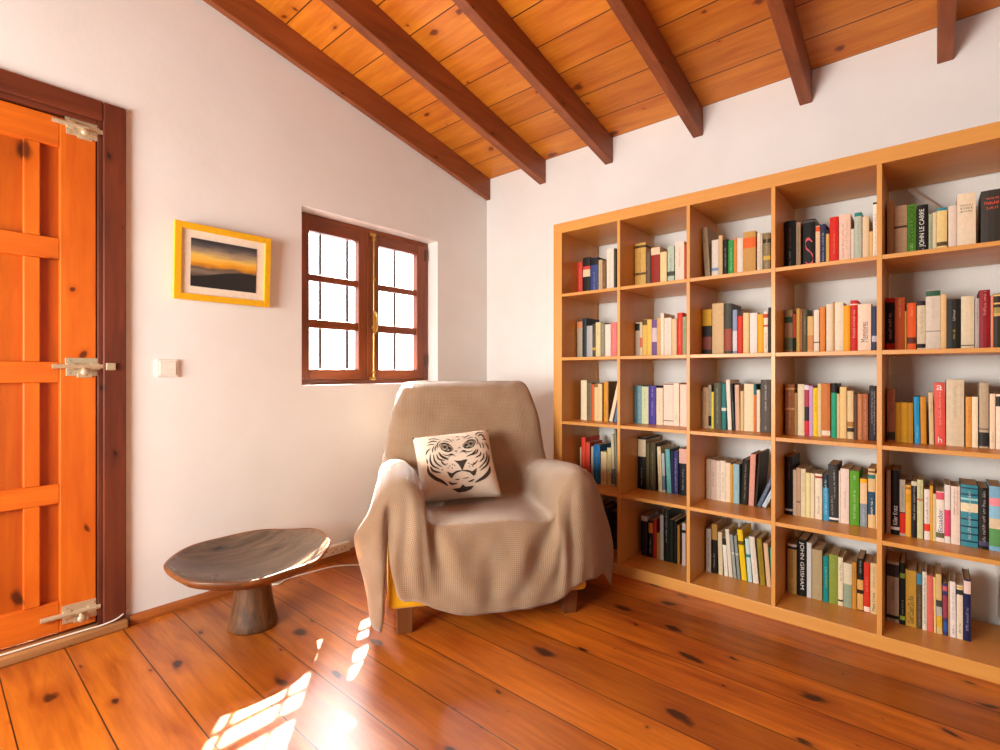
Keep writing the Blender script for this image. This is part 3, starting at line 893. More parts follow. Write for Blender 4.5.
for ex, ey, s in ((365, 285, 1), (580, 255, -1)):
    ring(ex, ey, 30, 8)
    ring(ex, ey, 19, 4)
    fill([(ex + 14 * math.cos(2 * PI * k / 12), ey + 14 * math.sin(2 * PI * k / 12)) for k in range(12)])
    stroke([(ex - 48 * s, ey + 5), (ex - 35 * s, ey - 28), (ex, ey - 36), (ex + 35 * s, ey - 20), (ex + 72 * s, ey + 18)], 10)
    stroke([(ex + 72 * s, ey + 18), (ex + 45 * s, ey + 36), (ex + 10 * s, ey + 36), (ex - 25 * s, ey + 22)], 13)
    fill([(ex + 28 * s, ey - 10), (ex + 62 * s, ey + 12), (ex + 45 * s, ey + 32), (ex + 30 * s, ey + 20)])
    stroke([(ex - 60 * s, ey + 12), (ex - 58 * s, ey - 30), (ex - 30 * s, ey - 62)], 8)
    stroke([(ex - 20 * s, ey + 60), (ex + 20 * s, ey + 72), (ex + 60 * s, ey + 60), (ex + 90 * s, ey + 80)], 9)
    stroke([(ex - 50 * s, ey + 45), (ex - 20 * s, ey + 85), (ex + 35 * s, ey + 112)], 13)
    stroke([(ex + 30 * s, ey + 90), (ex + 55 * s, ey + 68), (ex + 70 * s, ey + 75)], 7)
    stroke([(ex + 78 * s, ey + 45), (ex + 95 * s, ey + 30), (ex + 105 * s, ey + 50)], 5)
    stroke([(ex + 5 * s, ey - 78), (ex + 35 * s, ey - 72), (ex + 62 * s, ey - 45)], 8)
    stroke([(ex - 20 * s, ey - 60), (ex + 10 * s, ey - 55), (ex + 40 * s, ey - 42)], 7)
    stroke([(ex + 60 * s, ey - 70), (ex + 75 * s, ey - 62)], 7)
    stroke([(ex + 95 * s, ey - 62), (ex + 115 * s, ey - 72), (ex + 128 * s, ey - 74)], 6)
for st, w in (
    ([(232, 212), (270, 200), (322, 214)], 10), ([(228, 240), (268, 228), (305, 236)], 12), ([(225, 264), (255, 256), (285, 260)], 9),
    ([(214, 345), (226, 315), (250, 292)], 11), ([(268, 330), (268, 300), (280, 270)], 9), ([(290, 320), (288, 290), (302, 262)], 8),
    ([(222, 372), (228, 400), (232, 420)], 10), ([(232, 430), (246, 490), (300, 540), (350, 565), (404, 598)], 26),
    ([(250, 340), (252, 395), (275, 440), (330, 470)], 15), ([(275, 345), (285, 395), (312, 430), (352, 455)], 13),
    ([(252, 440), (280, 480), (340, 500)], 17), ([(300, 345), (318, 385), (370, 400)], 13), ([(320, 330), (345, 362), (400, 385)], 12),
    ([(335, 395), (355, 425), (385, 440)], 13), ([(345, 470), (355, 480)], 10),
    ([(615, 178), (640, 146), (690, 138)], 11), ([(640, 186), (668, 164), (700, 200)], 14), ([(678, 216), (700, 205), (716, 214)], 12),
    ([(740, 290), (728, 262), (700, 236)], 11), ([(690, 290), (688, 262), (675, 240)], 9), ([(665, 290), (660, 262), (650, 240)], 8),
    ([(742, 335), (738, 380), (715, 430), (660, 480)], 16), ([(748, 430), (735, 480), (690, 530), (618, 572)], 28),
    ([(712, 310), (722, 350), (705, 400), (650, 460)], 13), ([(690, 330), (690, 370), (655, 410)], 13),
    ([(668, 320), (660, 350), (620, 375)], 12), ([(640, 300), (632, 330), (590, 355)], 11), ([(640, 395), (615, 425), (590, 440)], 10)):
    stroke(st, w)
for x, y in ((388, 428), (410, 445), (432, 432), (398, 462), (430, 462), (450, 440), (565, 425), (585, 432), (605, 420), (572, 448), (600, 446)):
    ring(x, y, 2.5, 5, 6)
link('tiger_print', bm, M_PRINT, cush)

# ------------------------------------------------------------------ bookcase
BX0, BX1, BY0, BY1 = -0.414, -0.024, -2.726, -0.876
case = empty('bookcase', ((BX0 + BX1) / 2, (BY0 + BY1) / 2, 0))
tag(case, 'large light-brown wooden bookcase of square open compartments along the right wall', 'bookcase')
kx, ky = case.location.x, case.location.y
def cpart(name, dims, m, bev=0.0015):
    x0, x1, y0, y1, z0, z1 = dims
    return boxobj(name, (x0 - kx, x1 - kx, y0 - ky, y1 - ky, z0, z1), m, case, bev)
FT, PT, CELL = 0.055, 0.016, 0.335
cpart('top_panel', (BX0, BX1, BY0, BY1, 1.85 - FT, 1.85), M_CASEH)
cpart('base_panel', (BX0, BX1, BY0, BY1, 0.0, FT - 0.001), M_CASEH)
cpart('side_panel', (BX0, BX1, BY1 - FT, BY1, FT - 0.0005, 1.85 - FT), M_CASEV)
cpart('side_panel', (BX0, BX1, BY0, BY0 + FT, FT - 0.0005, 1.85 - FT), M_CASEV)
yy = BY1 - FT
for i in range(5):
    y1 = yy - i * (CELL + PT)
    if i < 4:
        cpart('divider', (BX0, BX1 - 0.0, y1 - CELL - PT, y1 - CELL, FT - 0.0005, 1.85 - FT), M_CASEV)
    for k in range(1, 5):
        zt = 0.054 + 0.351 * k
        cpart('shelf', (BX0 + 0.0008, BX1, y1 - CELL, y1, zt - PT, zt), M_CASEH, 0.001)

# ------------------------------------------------------------------ books
BOOKS = {
 (0, 0, -0.26): [
  (-0.934, 0.0331, 0.1969, 0.0, 'bright red paperback', 'd8483c', [], 's f0c8b8 .2 .8'),
  (-0.9713, 0.0458, 0.2178, 0.0, 'black book with red and cream bands', '2a2624', [(0.687, 0.771, 'd8483c'), (0.5, 0.687, 'e4d4b0')], ''),
  (-1.0202, 0.0488, 0.2102, 0.0, 'blue book with black top', '3f4f8a', [(0.799, 0.991, '26262a')], 's c8d0e8 .1 .6'),
  (-1.072, 0.0229, 0.1911, 0.0, 'thin cream mottled book', 'd3bc92', [], 's 8a6a48 .1 .9'),
  (-1.0959, 0.0217, 0.1832, 0.0, 'narrow brown mottled book', '7a5a38', [], 's d8c090 .2 .9'),
  (-1.1215, 0.0427, 0.2437, 0.0, 'tall white book with grey flecks', 'ece3d2', [], 's a8a090 .1 .9'),
  (-1.1652, 0.0115, 0.2409, 0.0, 'slim dark grey book', '4a4a44', [], ''),
 ],
 (0, 1, -0.26): [
  (-1.2872, 0.0606, 0.2448, 0.0, 'yellow book with dark floral pattern', 'd9b15c', [(0.897, 0.949, '5a4624'), (0.314, 0.365, '6a5028')], 's 5a4a28 .2 .85'),
  (-1.3495, 0.0244, 0.1958, 0.0, 'dark grey brown book', '6b5a48', [], 's a08a70 .1 .9'),
  (-1.3774, 0.047, 0.2101, 0.0, 'maroon book with cream top band', '9a2f24', [(0.812, 0.992, 'ecd2b0')], ''),
  (-1.426, 0.0334, 0.1789, 0.0, 'plain cream book beside maroon one', 'efd9a0', [], ''),
  (-1.4644, 0.0336, 0.201, 0.0, 'pale green book with dark foot', 'b9cdbb', [(0.259, 0.371, '4a5048')], 's 5a6a60 .35 .8'),
  (-1.5029, 0.0448, 0.2176, 0.0, 'pale pink book with red title', 'f3ddcc', [], 's b8483c .4 .85'),
  (-1.5485, 0.0095, 0.1931, 0.0, 'very thin brick red book', 'c0503c', [], ''),
 ],
 (0, 2, -0.26): [
  (-1.6502, 0.0242, 0.2631, 0.064, 'beige book tilting left', 'b8a888', [], 's 6a5a40 .2 .8'),
  (-1.68, 0.0301, 0.1962, 0.0, 'white paperback with blue foot', 'e8e0d4', [(0.249, 0.321, '8aa0c0')], ''),
  (-1.711, 0.018, 0.2126, 0.0, 'narrow tan book', 'd9b98a', [], ''),
  (-1.7299, 0.024, 0.1899, 0.0, 'matt black book', '222222', [], 's b0a898 .3 .8'),
  (-1.7548, 0.0246, 0.1818, 0.0, 'bright green book', '3aa04a', [], 's d0f0c0 .2 .8'),
  (-1.7802, 0.0121, 0.1896, 0.0, 'thin pale orange book', 'e08a4a', [], ''),
  (-1.7933, 0.0249, 0.1862, 0.0, 'white book beside orange sliver', 'eadfcf', [], ''),
  (-1.819, 0.052, 0.2084, 0.0, 'thick tan book with orange band', 'c99a54', [(0.641, 0.869, 'e06a2c')], ''),
  (-1.8785, 0.0115, 0.1949, 0.0, 'narrow ivory book', 'e8dec8', [], 's a09070 .2 .8'),
  (-1.8908, 0.009, 0.1911, 0.0, 'slim pale grey book', 'cfc6b4', [], ''),
  (-1.9022, 0.0282, 0.1891, 0.0, 'dark olive book with yellow band', '8a7a58', [(0.764, 0.858, '3a3428'), (0.362, 0.457, 'd8b83c')], 's d8ceb0 .1 .9'),
 ],
 (0, 3, -0.26): [
  (-1.987, 0.0411, 0.2247, 0.0, 'black book with red title', '1d2422', [], 's c83a2a .45 .85;s d8d0c0 .08 .4'),
  (-2.0311, 0.0165, 0.2122, 0.0, 'narrow mottled tan book', 'b49a78', [], 's 5a4630 .1 .9'),
  (-2.0572, 0.0452, 0.2161, 0.0, 'thick black book with red emblem', '181515', [(0.945, 0.98, '5a5250')], 'e d84850'),
  (-2.1031, 0.0157, 0.183, 0.0, 'cream book with orange top', 'e9c9a0', [(0.871, 0.986, 'e8602c')], ''),
  (-2.1203, 0.0191, 0.1861, 0.0, 'navy blue book', '2d3558', [], 's c8ccd8 .15 .8'),
  (-2.1401, 0.0112, 0.1597, 0.0, 'short mustard book with dark top', 'd9b060', [(0.896, 1.0, '2a2620')], ''),
  (-2.1527, 0.0304, 0.2093, 0.0, 'glossy vivid red book', 'd8281e', [], 's f0a050 .25 .7'),
  (-2.1852, 0.0385, 0.2125, 0.0, 'thick pale pink book with lettering', 'eecdb8', [], 's c09888 .3 .85;s 9a6a5a .15 .8'),
  (-2.2256, 0.0106, 0.1478, 0.0, 'small off white book', 'ded6c4', [], ''),
  (-2.2369, 0.0236, 0.2114, 0.0, 'grey green book with teal top', 'b9c4b4', [(0.924, 0.992, '2f8a88')], 's 8aa098 .2 .8'),
  (-2.2631, 0.0206, 0.1902, 0.0, 'plain beige book', 'e2cba6', [], ''),
  (-2.285, 0.0115, 0.1263, 0.0, 'short caramel book', 'e0b978', [], ''),
  (-2.2971, 0.0139, 0.2409, 0.0, 'tall white book touching the divider', 'f2e8d6', [(0.961, 0.993, '3a3430')], 's 6a6258 .1 .8'),
 ],
 (0, 4, -0.26): [
  (-2.3412, 0.0204, 0.2345, 0.0, 'plain light brown book', 'c2a478', [], ''),
  (-2.3628, 0.0384, 0.2091, 0.0, 'wide tan book with dark revolver mark', 'c9a884', [(0.587, 0.627, '5a4430')], 'h a08a6a .62 .82'),
  (-2.402, 0.0262, 0.207, 0.0, 'green book with dark capital lettering', '4f8a22', [], 't PHYLLION 1f3a10 .3 .95 1;s c8d8a0 .05 .25'),
  (-2.4301, 0.0329, 0.198, 0.0, 'black book with large white lettering', '1f1a18', [], 't JOHN_LE_CARRE f0ece4 .2 .92 1;s d8d0c8 .03 .16'),
  (-2.4645, 0.0105, 0.1591, 0.0, 'short sage green book', 'a9b694', [], 's 4a5a48 .1 .8'),
  (-2.4758, 0.0105, 0.1627, 0.0, 'short cream book', 'e6d2a8', [], ''),
  (-2.487, 0.0284, 0.1747, 0.0, 'pale yellow book with teal top label', 'e9cf8a', [(0.944, 1.0, '2f8a9a'), (0.196, 0.281, '5a4a30')], ''),
  (-2.519, 0.0224, 0.1768, 0.0, 'plain off white book', 'e6d6c6', [], ''),
  (-2.5425, 0.0495, 0.2134, 0.0, 'thick cream hardback with dark title', 'ead9bd', [], 'h 4a4038 .68 .84'),
  (-2.605, 0.0529, 0.2101, 0.0, 'charcoal book with orange red title', '3a3631', [], 'h e8583c .68 .92'),
 ],
 (1, 0, -0.27): [
  (-0.938, 0.0352, 0.207, 0.0, 'grey book with orange top', 'b0a48e', [(0.826, 0.992, 'd88a58')], ''),
  (-0.9759, 0.0237, 0.2247, 0.0, 'tall dark navy book', '1f3440', [], ''),
  (-1.0015, 0.0368, 0.1791, 0.0, 'plain grey book', 'b4b8b8', [], ''),
  (-1.0392, 0.0177, 0.1891, 0.0, 'dark brown book with gold specks', '4a4030', [(0.214, 0.297, 'd8a83c')], 's b09a60 .1 .7'),
  (-1.0587, 0.0298, 0.1953, 0.0, 'pale yellow slim book', 'e3d7a0', [], 's 8a8050 .6 .9'),
  (-1.0893, 0.0259, 0.1895, 0.0, 'grey olive book', '8f8a74', [], 's d0ccb8 .1 .9'),
  (-1.1178, 0.0332, 0.1798, 0.0, 'white paperback beside pink one', 'ece2d4', [], ''),
  (-1.1527, 0.0351, 0.189, 0.0, 'salmon pink book', 'e07a78', [], 's f4c8c0 .2 .8'),
 ],
 (1, 1, -0.25): [
  (-1.2857, 0.0244, 0.1821, 0.0, 'pale grey book with black label', 'c8bda8', [(0.756, 0.959, '26221e')], ''),
  (-1.3109, 0.014, 0.1808, 0.0, 'cream book with coral lower half', 'e8d8b8', [(0.267, 0.552, 'e07868')], ''),
  (-1.3257, 0.0247, 0.1942, 0.0, 'yellow book with dark clasp mark', 'e8c35e', [(0.849, 0.992, '6a5020')], ''),
  (-1.3512, 0.0252, 0.1924, 0.0, 'plain yellow book', 'ecc868', [], ''),
  (-1.3779, 0.0256, 0.1905, 0.0, 'purple book with white label', '7a5a9c', [(0.392, 0.772, 'd8ccd8')], ''),
  (-1.4042, 0.0193, 0.1961, 0.0, 'tan yellow book', 'd9b26c', [], ''),
  (-1.4243, 0.0169, 0.2198, 0.0, 'tall ivory white book', 'f2e6d2', [], ''),
  (-1.4427, 0.0377, 0.1942, 0.0, 'white book with faint script', 'ece0d0', [], 's c8b8a8 .1 .9'),
  (-1.4826, 0.0242, 0.1869, 0.0, 'plain buff book', 'e2c9a0', [], ''),
  (-1.5097, 0.0267, 0.215, 0.0, 'tall scarlet book', 'd8402c', [], 's f0b8a0 .2 .8'),
  (-1.5378, 0.0167, 0.1937, 0.0, 'mottled green book', '9ab48c', [], 's 4a6a4a .1 .9'),
 ],
 (1, 2, -0.26): [
  (-1.636, 0.043, 0.2195, 0.0, 'black speckled book with yellow top', '2a2420', [(0.641, 1.0, 'dcb030'), (0.116, 0.4, '8a4a40')], ''),
  (-1.6818, 0.0517, 0.2446, 0.0, 'wide blank tan book', 'd9b988', [], ''),
  (-1.7362, 0.0327, 0.2396, 0.0, 'dark grey book with dusty red foot', '4a4a40', [(0.075, 0.504, 'a0503c')], ''),
  (-1.7741, 0.0191, 0.2072, 0.0, 'light blue book with white foot', '8fa2c4', [(0.082, 0.53, 'dcdce4')], ''),
  (-1.7959, 0.0206, 0.1777, 0.0, 'short red book', 'd83a22', [], ''),
  (-1.819, 0.0245, 0.1895, 0.0, 'cream yellow book', 'e9cf94', [], ''),
  (-1.8469, 0.0316, 0.1871, 0.0, 'pure white book', 'ece6e0', [], ''),
  (-1.8809, 0.0221, 0.1785, 0.0, 'golden yellow book', 'f0b32a', [], ''),
  (-1.9046, 0.0169, 0.1894, 0.0, 'white book with red dots', 'eee2cc', [(0.849, 0.943, 'c85040'), (0.637, 0.684, 'c85040')], 's 6a5a4a .1 .5'),
  (-1.9231, 0.0104, 0.206, 0.0, 'slim black book against divider', '2c2624', [], ''),
 ],
 (1, 3, -0.26): [
  (-1.987, 0.0305, 0.1894, 0.0, 'beige book with green bands', 'b9a684', [(0.701, 0.839, '3f6a50'), (0.081, 0.357, '7a8a70')], ''),
  (-2.0182, 0.0128, 0.1702, 0.0, 'rust red book with black foot', 'c8502c', [(0.06, 0.391, '221c18')], ''),
  (-2.0326, 0.012, 0.1924, 0.0, 'slim mustard book', 'e0b458', [], ''),
  (-2.0453, 0.0089, 0.1897, 0.0, 'thin brown ornamented book', 'a8622c', [], 's e8c890 .1 .9'),
  (-2.055, 0.017, 0.1886, 0.0, 'dark olive green book', '5a5638', [], 's a8a480 .4 .8'),
  (-2.0734, 0.0218, 0.1555, 0.0, 'short tan book with orange foot', 'e0b878', [(0.072, 0.476, 'd8925a')], ''),
  (-2.0967, 0.0187, 0.1809, 0.0, 'white book with tiny black dot', 'ece2d2', [(0.231, 0.254, '3a3a3a')], ''),
  (-2.1182, 0.0191, 0.1916, 0.0, 'orange book', 'e08a3c', [], ''),
  (-2.1408, 0.0223, 0.202, 0.0, 'ivory book beside orange one', 'eadcc0', [], ''),
  (-2.1638, 0.0048, 0.209, 0.0, 'sliver thin amber book', 'd89a34', [], ''),
  (-2.1701, 0.0301, 0.2056, 0.0, 'wide cream book', 'e9dfc6', [], ''),
  (-2.2008, 0.0215, 0.1902, 0.0, 'bright amber book', 'f0a81e', [], ''),
  (-2.2236, 0.0238, 0.2091, 0.0, 'tall red book with white lettering', 'c8241f', [(0.907, 0.93, 'f0d8c8')], 's f4e4d8 .25 .8'),
  (-2.2481, 0.0427, 0.1915, 0.0, 'pale wide book with script title', 'ecd6c0', [], 't Memoires 6a5a50 .2 .62 1;s b83a3c .3 .6'),
  (-2.2933, 0.0171, 0.1791, 0.0, 'navy book with white figure', '2f3a58', [(0.213, 0.346, 'b8bcc8')], ''),
 ],
 (1, 4, -0.27): [
  (-2.338, 0.0256, 0.2061, 0.0, 'red book with black title panel', 'c01f1a', [(0.141, 0.918, '1f1612')], 's e8d8c0 .2 .7'),
  (-2.3651, 0.0297, 0.2056, 0.0, 'rust orange book', 'cc5a24', [], 's f0b890 .6 .95'),
  (-2.3956, 0.0046, 0.1513, 0.0, 'sliver thin yellow book', 'd9a83a', [], ''),
  (-2.4017, 0.0263, 0.1808, 0.0, 'orange book with blotched dark foot', 'ea5c1c', [(0.147, 0.278, '6a2a1c')], 's f8b080 .7 .9'),
  (-2.4309, 0.0244, 0.1853, 0.0, 'cream book with black top and foot', 'dccaaa', [(0.911, 1.0, '2a241e'), (0.049, 0.133, '1f1a18')], 's a8987a .3 .8'),
  (-2.4559, 0.0413, 0.2216, 0.0, 'thick white book with green top', 'd8ccba', [(0.906, 0.996, '2f5a40'), (0.313, 0.323, '4a4438')], 's b8a898 .5 .85'),
  (-2.4979, 0.0154, 0.2048, 0.0, 'tall buff book', 'e2bc80', [], ''),
  (-2.5143, 0.038, 0.1837, 0.0, 'black book with yellow white title', '231e18', [], 's f0ece4 .55 .8;s e8d820 .18 .4'),
  (-2.553, 0.0347, 0.1914, 0.0, 'thick plain ivory book', 'dccfae', [(0.067, 0.085, '3a342c')], ''),
  (-2.5896, 0.0106, 0.181, 0.0, 'slim silver grey book', 'b4aaa8', [], 's 7a7274 .5 .9'),
  (-2.6008, 0.0272, 0.2091, 0.0, 'tall crimson hardback', '8e1c26', [], 's f0b8b0 .55 .95'),
  (-2.6293, 0.0066, 0.1874, 0.0, 'thin peach book', 'e09070', [], ''),
  (-2.6368, 0.0247, 0.1923, 0.0, 'dark book with gold bands', '2d2718', [(0.955, 0.989, 'd8b868'), (0.807, 0.837, 'd8b868'), (0.649, 0.751, '9a9048'), (0.592, 0.649, 'c8a860')], ''),
 ],
 (2, 0, -0.286): [
  (-0.9738, 0.0372, 0.2235, 0.0, 'pale cream tall book', 'e6dcb8', [], ''),
  (-1.0119, 0.0304, 0.2082, 0.0, 'grey brown book with dark lettering', '7a6a50', [], 's 2a2420 .1 .9'),
  (-1.044, 0.015, 0.2008, 0.0, 'thin red orange book', 'd8642c', [], ''),
  (-1.0599, 0.0219, 0.205, 0.0, 'buff book beside orange sliver', 'e4cc96', [(0.906, 0.992, '9a6a3c')], ''),
  (-1.0827, 0.0251, 0.2054, 0.0, 'plain buff yellow book', 'e6cf98', [], ''),
  (-1.1189, 0.0238, 0.2174, 0.0, 'mustard brown book', 'd99a34', [], 's 6a4a1c .1 .5'),
  (-1.1436, 0.0055, 0.2191, 0.0, 'thin dark bronze book', '7a5a24', [], ''),
  (-1.1499, 0.0197, 0.2243, -0.231, 'cream book leaning right', 'ecd8bc', [], ''),
  (-1.1796, 0.0149, 0.1235, -0.201, 'short blue book leaning right', '5a7fa8', [], ''),
 ],
 (2, 1, -0.26): [
  (-1.285, 0.0149, 0.1982, 0.0, 'dark teal book', '4a7a88', [], 's a8c8c8 .1 .8'),
  (-1.3007, 0.0227, 0.1987, 0.0, 'light teal book', '7aa8b4', [], 's d0e4e4 .1 .8'),
  (-1.3249, 0.0377, 0.1941, 0.0, 'pale lime green book', 'd2dcb4', [], 's 8a9a78 .4 .9'),
  (-1.3641, 0.0384, 0.1985, 0.0, 'violet blue book with white lettering', '4a3a9c', [], 's ece8f4 .7 .95;s c8c0e8 .2 .6'),
  (-1.4056, 0.034, 0.1884, 0.0, 'cream book beside violet one', 'ecdcc0', [], 's b8a888 .3 .8'),
  (-1.4432, 0.0491, 0.2141, 0.0, 'wide pale cream book', 'ecdccc', [(0.96, 0.987, '6a5a4a'), (0.102, 0.121, '6a5a4a')], ''),
  (-1.4937, 0.0297, 0.2147, 0.0, 'ivory book with small foot title', 'f0e2cc', [], 's 6a5a4a .1 .3'),
  (-1.5276, 0.0374, 0.2083, 0.0, 'blush pink book', 'f0d8c8', [], ''),
 ],
 (2, 2, -0.265): [
  (-1.636, 0.0018, 0.1837, 0.0, 'narrow straw coloured book', 'd9c9a0', [], ''),
  (-1.6397, 0.0261, 0.1957, 0.0, 'tan book with dark marks', 'd2b88e', [], 's 8a6a48 .3 .9'),
  (-1.6668, 0.0129, 0.2086, 0.0, 'grey book with black foot', 'b0a890', [(0.061, 0.29, '1f1c1a')], 's 3a3430 .3 .9'),
  (-1.6806, 0.0101, 0.1755, 0.0, 'thin lemon yellow book', 'e8d84a', [], ''),
  (-1.6916, 0.0317, 0.2186, 0.0, 'dark mottled green grey book', '5a5a44', [], 's b0ac90 .1 .9'),
  (-1.726, 0.0205, 0.2162, 0.0, 'teal book beside leaning white one', '2f7a7a', [(0.405, 0.47, 'd8e0d8')], ''),
  (-1.7545, 0.0167, 0.2336, 0.036, 'white book tilted left', 'f0e6d4', [], ''),
  (-1.7764, 0.0104, 0.2153, 0.059, 'black book tilted left', '2a2a30', [], 's d8d8d8 .2 .6'),
  (-1.7886, 0.0181, 0.2106, 0.02, 'pinkish tan book', 'd9b498', [], ''),
  (-1.8092, 0.0136, 0.1834, 0.0, 'short wheat coloured book', 'd9c08a', [], ''),
  (-1.8246, 0.0394, 0.216, 0.0, 'wide blank cream book', 'ecdcb8', [], ''),
  (-1.8648, 0.0107, 0.2146, 0.0, 'orange book with teal top', 'd87830', [(0.777, 1.0, '1f6a70')], ''),
  (-1.8772, 0.0139, 0.1896, 0.0, 'short white narrow book', 'e8dcc4', [], ''),
  (-1.8936, 0.0395, 0.2349, 0.0, 'dark grey book with white title', '56504a', [], 's f0ece4 .4 .9;s d8d4cc .03 .12'),
 ],
 (2, 3, -0.28): [
  (-1.9931, 0.0348, 0.2171, 0.0, 'ornate brown red book', 'a86a3a', [(0.889, 0.929, 'e0b070'), (0.492, 0.531, 'd8a868')], 's e8c080 .1 .9'),
  (-2.0287, 0.0104, 0.1807, 0.0, 'short khaki book', 'b08a54', [], ''),
  (-2.0406, 0.0243, 0.2178, 0.0, 'cream book with pale spine', 'eadcb8', [], ''),
  (-2.0657, 0.0167, 0.2156, 0.0, 'purple and red striped book', 'b43a5a', [(0.902, 0.992, 'e8dce4'), (0.294, 0.569, '2a2430'), (0.039, 0.294, 'd8283c')], ''),
  (-2.0831, 0.013, 0.2116, 0.0, 'thin lavender book', 'c8a0d0', [], ''),
  (-2.0968, 0.0157, 0.2035, 0.0, 'lemon yellow book', 'f0cc1e', [], 's 4a4a20 .5 .9'),
  (-2.1132, 0.0134, 0.2205, 0.0, 'narrow buff book', 'e0c890', [], ''),
  (-2.1274, 0.0293, 0.2225, 0.0, 'orange brown book with white foot', 'c87838', [(0.033, 0.122, 'ecdcc8')], ''),
  (-2.1608, 0.0185, 0.2229, 0.0, 'green book with black top', '24a078', [(0.827, 1.0, '1f1a18')], ''),
  (-2.1807, 0.0088, 0.1807, 0.0, 'short sand coloured book', 'd9c08a', [], ''),
  (-2.1902, 0.0222, 0.2096, 0.0, 'plain sand book', 'e8c888', [], ''),
  (-2.215, 0.0205, 0.1939, 0.0, 'beige book with dark foot label', 'dcc494', [(0.252, 0.356, 'a87838'), (0.148, 0.231, '3a3024')], ''),
  (-2.2375, 0.0105, 0.1823, 0.0, 'dark umber book', '5a3a2c', [], ''),
  (-2.2492, 0.0155, 0.1827, 0.0, 'brown striped book', 'b8784a', [], 's e8b880 .1 .9'),
  (-2.2654, 0.0173, 0.1832, 0.0, 'red brown mottled book', 'a8603c', [], 's e0c088 .1 .9'),
  (-2.2865, 0.0246, 0.2154, 0.0, 'black book with crowded white lettering', '2a2630', [], 's f0ece8 .1 .9;s d8d4d0 .3 .9'),
 ],
 (2, 4, -0.27): [
  (-2.3429, 0.0223, 0.2043, 0.0, 'dusty pink book with red title', 'c08a6a', [(0.034, 0.186, '4a4a3a')], 's b8402c .55 .92'),
  (-2.3665, 0.0164, 0.1524, 0.0, 'first short mustard yellow book', 'd0981a', [], ''),
  (-2.3837, 0.0198, 0.1532, 0.0, 'second short mustard yellow book', 'd8a01c', [], ''),
  (-2.4042, 0.0156, 0.1529, 0.0, 'ochre short book', 'b8841c', [], ''),
  (-2.4245, 0.0154, 0.1788, 0.017, 'bright blue book', '1f9ad0', [(0.984, 1.0, '203040')], 's 0f5080 .4 .9;s c8e8f8 .1 .35'),
  (-2.4418, 0.0163, 0.1764, 0.011, 'amber orange book', 'd08a1e', [], ''),
  (-2.4664, 0.0127, 0.1935, 0.017, 'cream book against coral one', 'dcc090', [], 's 9a8050 .6 .85'),
  (-2.4814, 0.0294, 0.23, 0.008, 'coral red book with white lettering', 'e2584a', [], 't a f8f0e4 .87 .97 0;s f4c8b8 .3 .85;t h f8f0e4 .03 .14 0'),
  (-2.513, 0.0479, 0.2423, 0.0, 'thick cream book with faded lettering', 'd9c8a8', [], 's f4ecd8 .45 .95;s a08c68 .4 .95;s f0e8d4 .4 .95'),
  (-2.5651, 0.0158, 0.1804, 0.0, 'orange book with red title', 'dc9a44', [], 's d8301c .45 .8'),
  (-2.5817, 0.0153, 0.1809, 0.0, 'ivory book beside orange one', 'f0e2c0', [], ''),
  (-2.6004, 0.0237, 0.2317, 0.0, 'grey beige book with dark photo foot', 'b8a68a', [(0.282, 0.302, '6a6054'), (0.027, 0.241, '2a2826')], 's dcd0b8 .7 .9'),
  (-2.6268, 0.014, 0.1932, 0.0, 'pale peach book', 'ead6b8', [], 's a89070 .1 .3'),
  (-2.6424, 0.0213, 0.1923, 0.0, 'cream book with black label', 'ecdcc8', [(0.778, 0.959, '26201c')], ''),
 ],
 (3, 0, -0.27): [
  (-0.9594, 0.0074, 0.1928, 0.0, 'sliver of beige book', 'd9c09a', [], ''),
  (-0.9677, 0.0247, 0.2501, 0.0, 'tall vermilion book', 'e0402a', [], 's f0a890 .3 .7'),
  (-0.9942, 0.0262, 0.2248, 0.0, 'red orange book', 'd84a30', [], ''),
  (-1.0312, 0.0142, 0.2041, 0.0, 'thin grey book beside blue', 'b0b0a0', [], ''),
  (-1.0472, 0.0378, 0.2162, 0.0, 'strong blue book', '1a6aa8', [], 's a0c8e0 .1 .8'),
  (-1.0911, 0.0353, 0.1817, 0.0, 'cream book with black lower title', 'e6d2a0', [], 's 2a2420 .1 .4'),
  (-1.1306, 0.0237, 0.2066, 0.0, 'straw yellow book', 'd8c890', [], 's 6a6038 .1 .8'),
  (-1.1611, 0.0167, 0.2809, 0.03, 'tall pale grey book leaning left', 'c8c0a0', [(0.042, 0.339, '6a7880')], ''),
  (-1.1812, 0.0116, 0.3089, 0.027, 'tallest grey green book leaning left', '8a8a70', [], ''),
 ],
 (3, 1, -0.22): [
  (-1.2858, 0.0434, 0.2732, 0.0, 'black book with cream top label', '0f1210', [(0.626, 0.959, 'd8c8a4')], 's d8ccb0 .05 .4'),
  (-1.3323, 0.0171, 0.2465, 0.0, 'dark bronze book', '5a5030', [], ''),
  (-1.3509, 0.0322, 0.2489, 0.0, 'dark olive brown book', '4a4228', [], 's a89868 .1 .8'),
  (-1.4012, 0.0187, 0.2326, 0.039, 'cream book leaning left beside bronze', 'e4d2aa', [], 's 5a4a34 .1 .8'),
  (-1.4221, 0.0148, 0.2, 0.03, 'short pale grey leaning book', 'b8c4c4', [(0.063, 0.424, '5a8090')], ''),
  (-1.4458, 0.0227, 0.2242, 0.046, 'turquoise book', '6ab4b8', [], 's c8e8e8 .3 .8'),
  (-1.4707, 0.0073, 0.2193, 0.013, 'thin dark blue book', '2a3a5a', [], ''),
  (-1.4794, 0.023, 0.2177, 0.0, 'indigo book with white lettering', '3a3a70', [], 's e0e0f0 .05 .8'),
  (-1.5081, 0.0388, 0.2335, 0.0, 'black book with pink top label', '1a1e2a', [(0.686, 1.0, 'e8b8a8')], 's e0d8d0 .1 .55'),
 ],
 (3, 2, -0.21): [
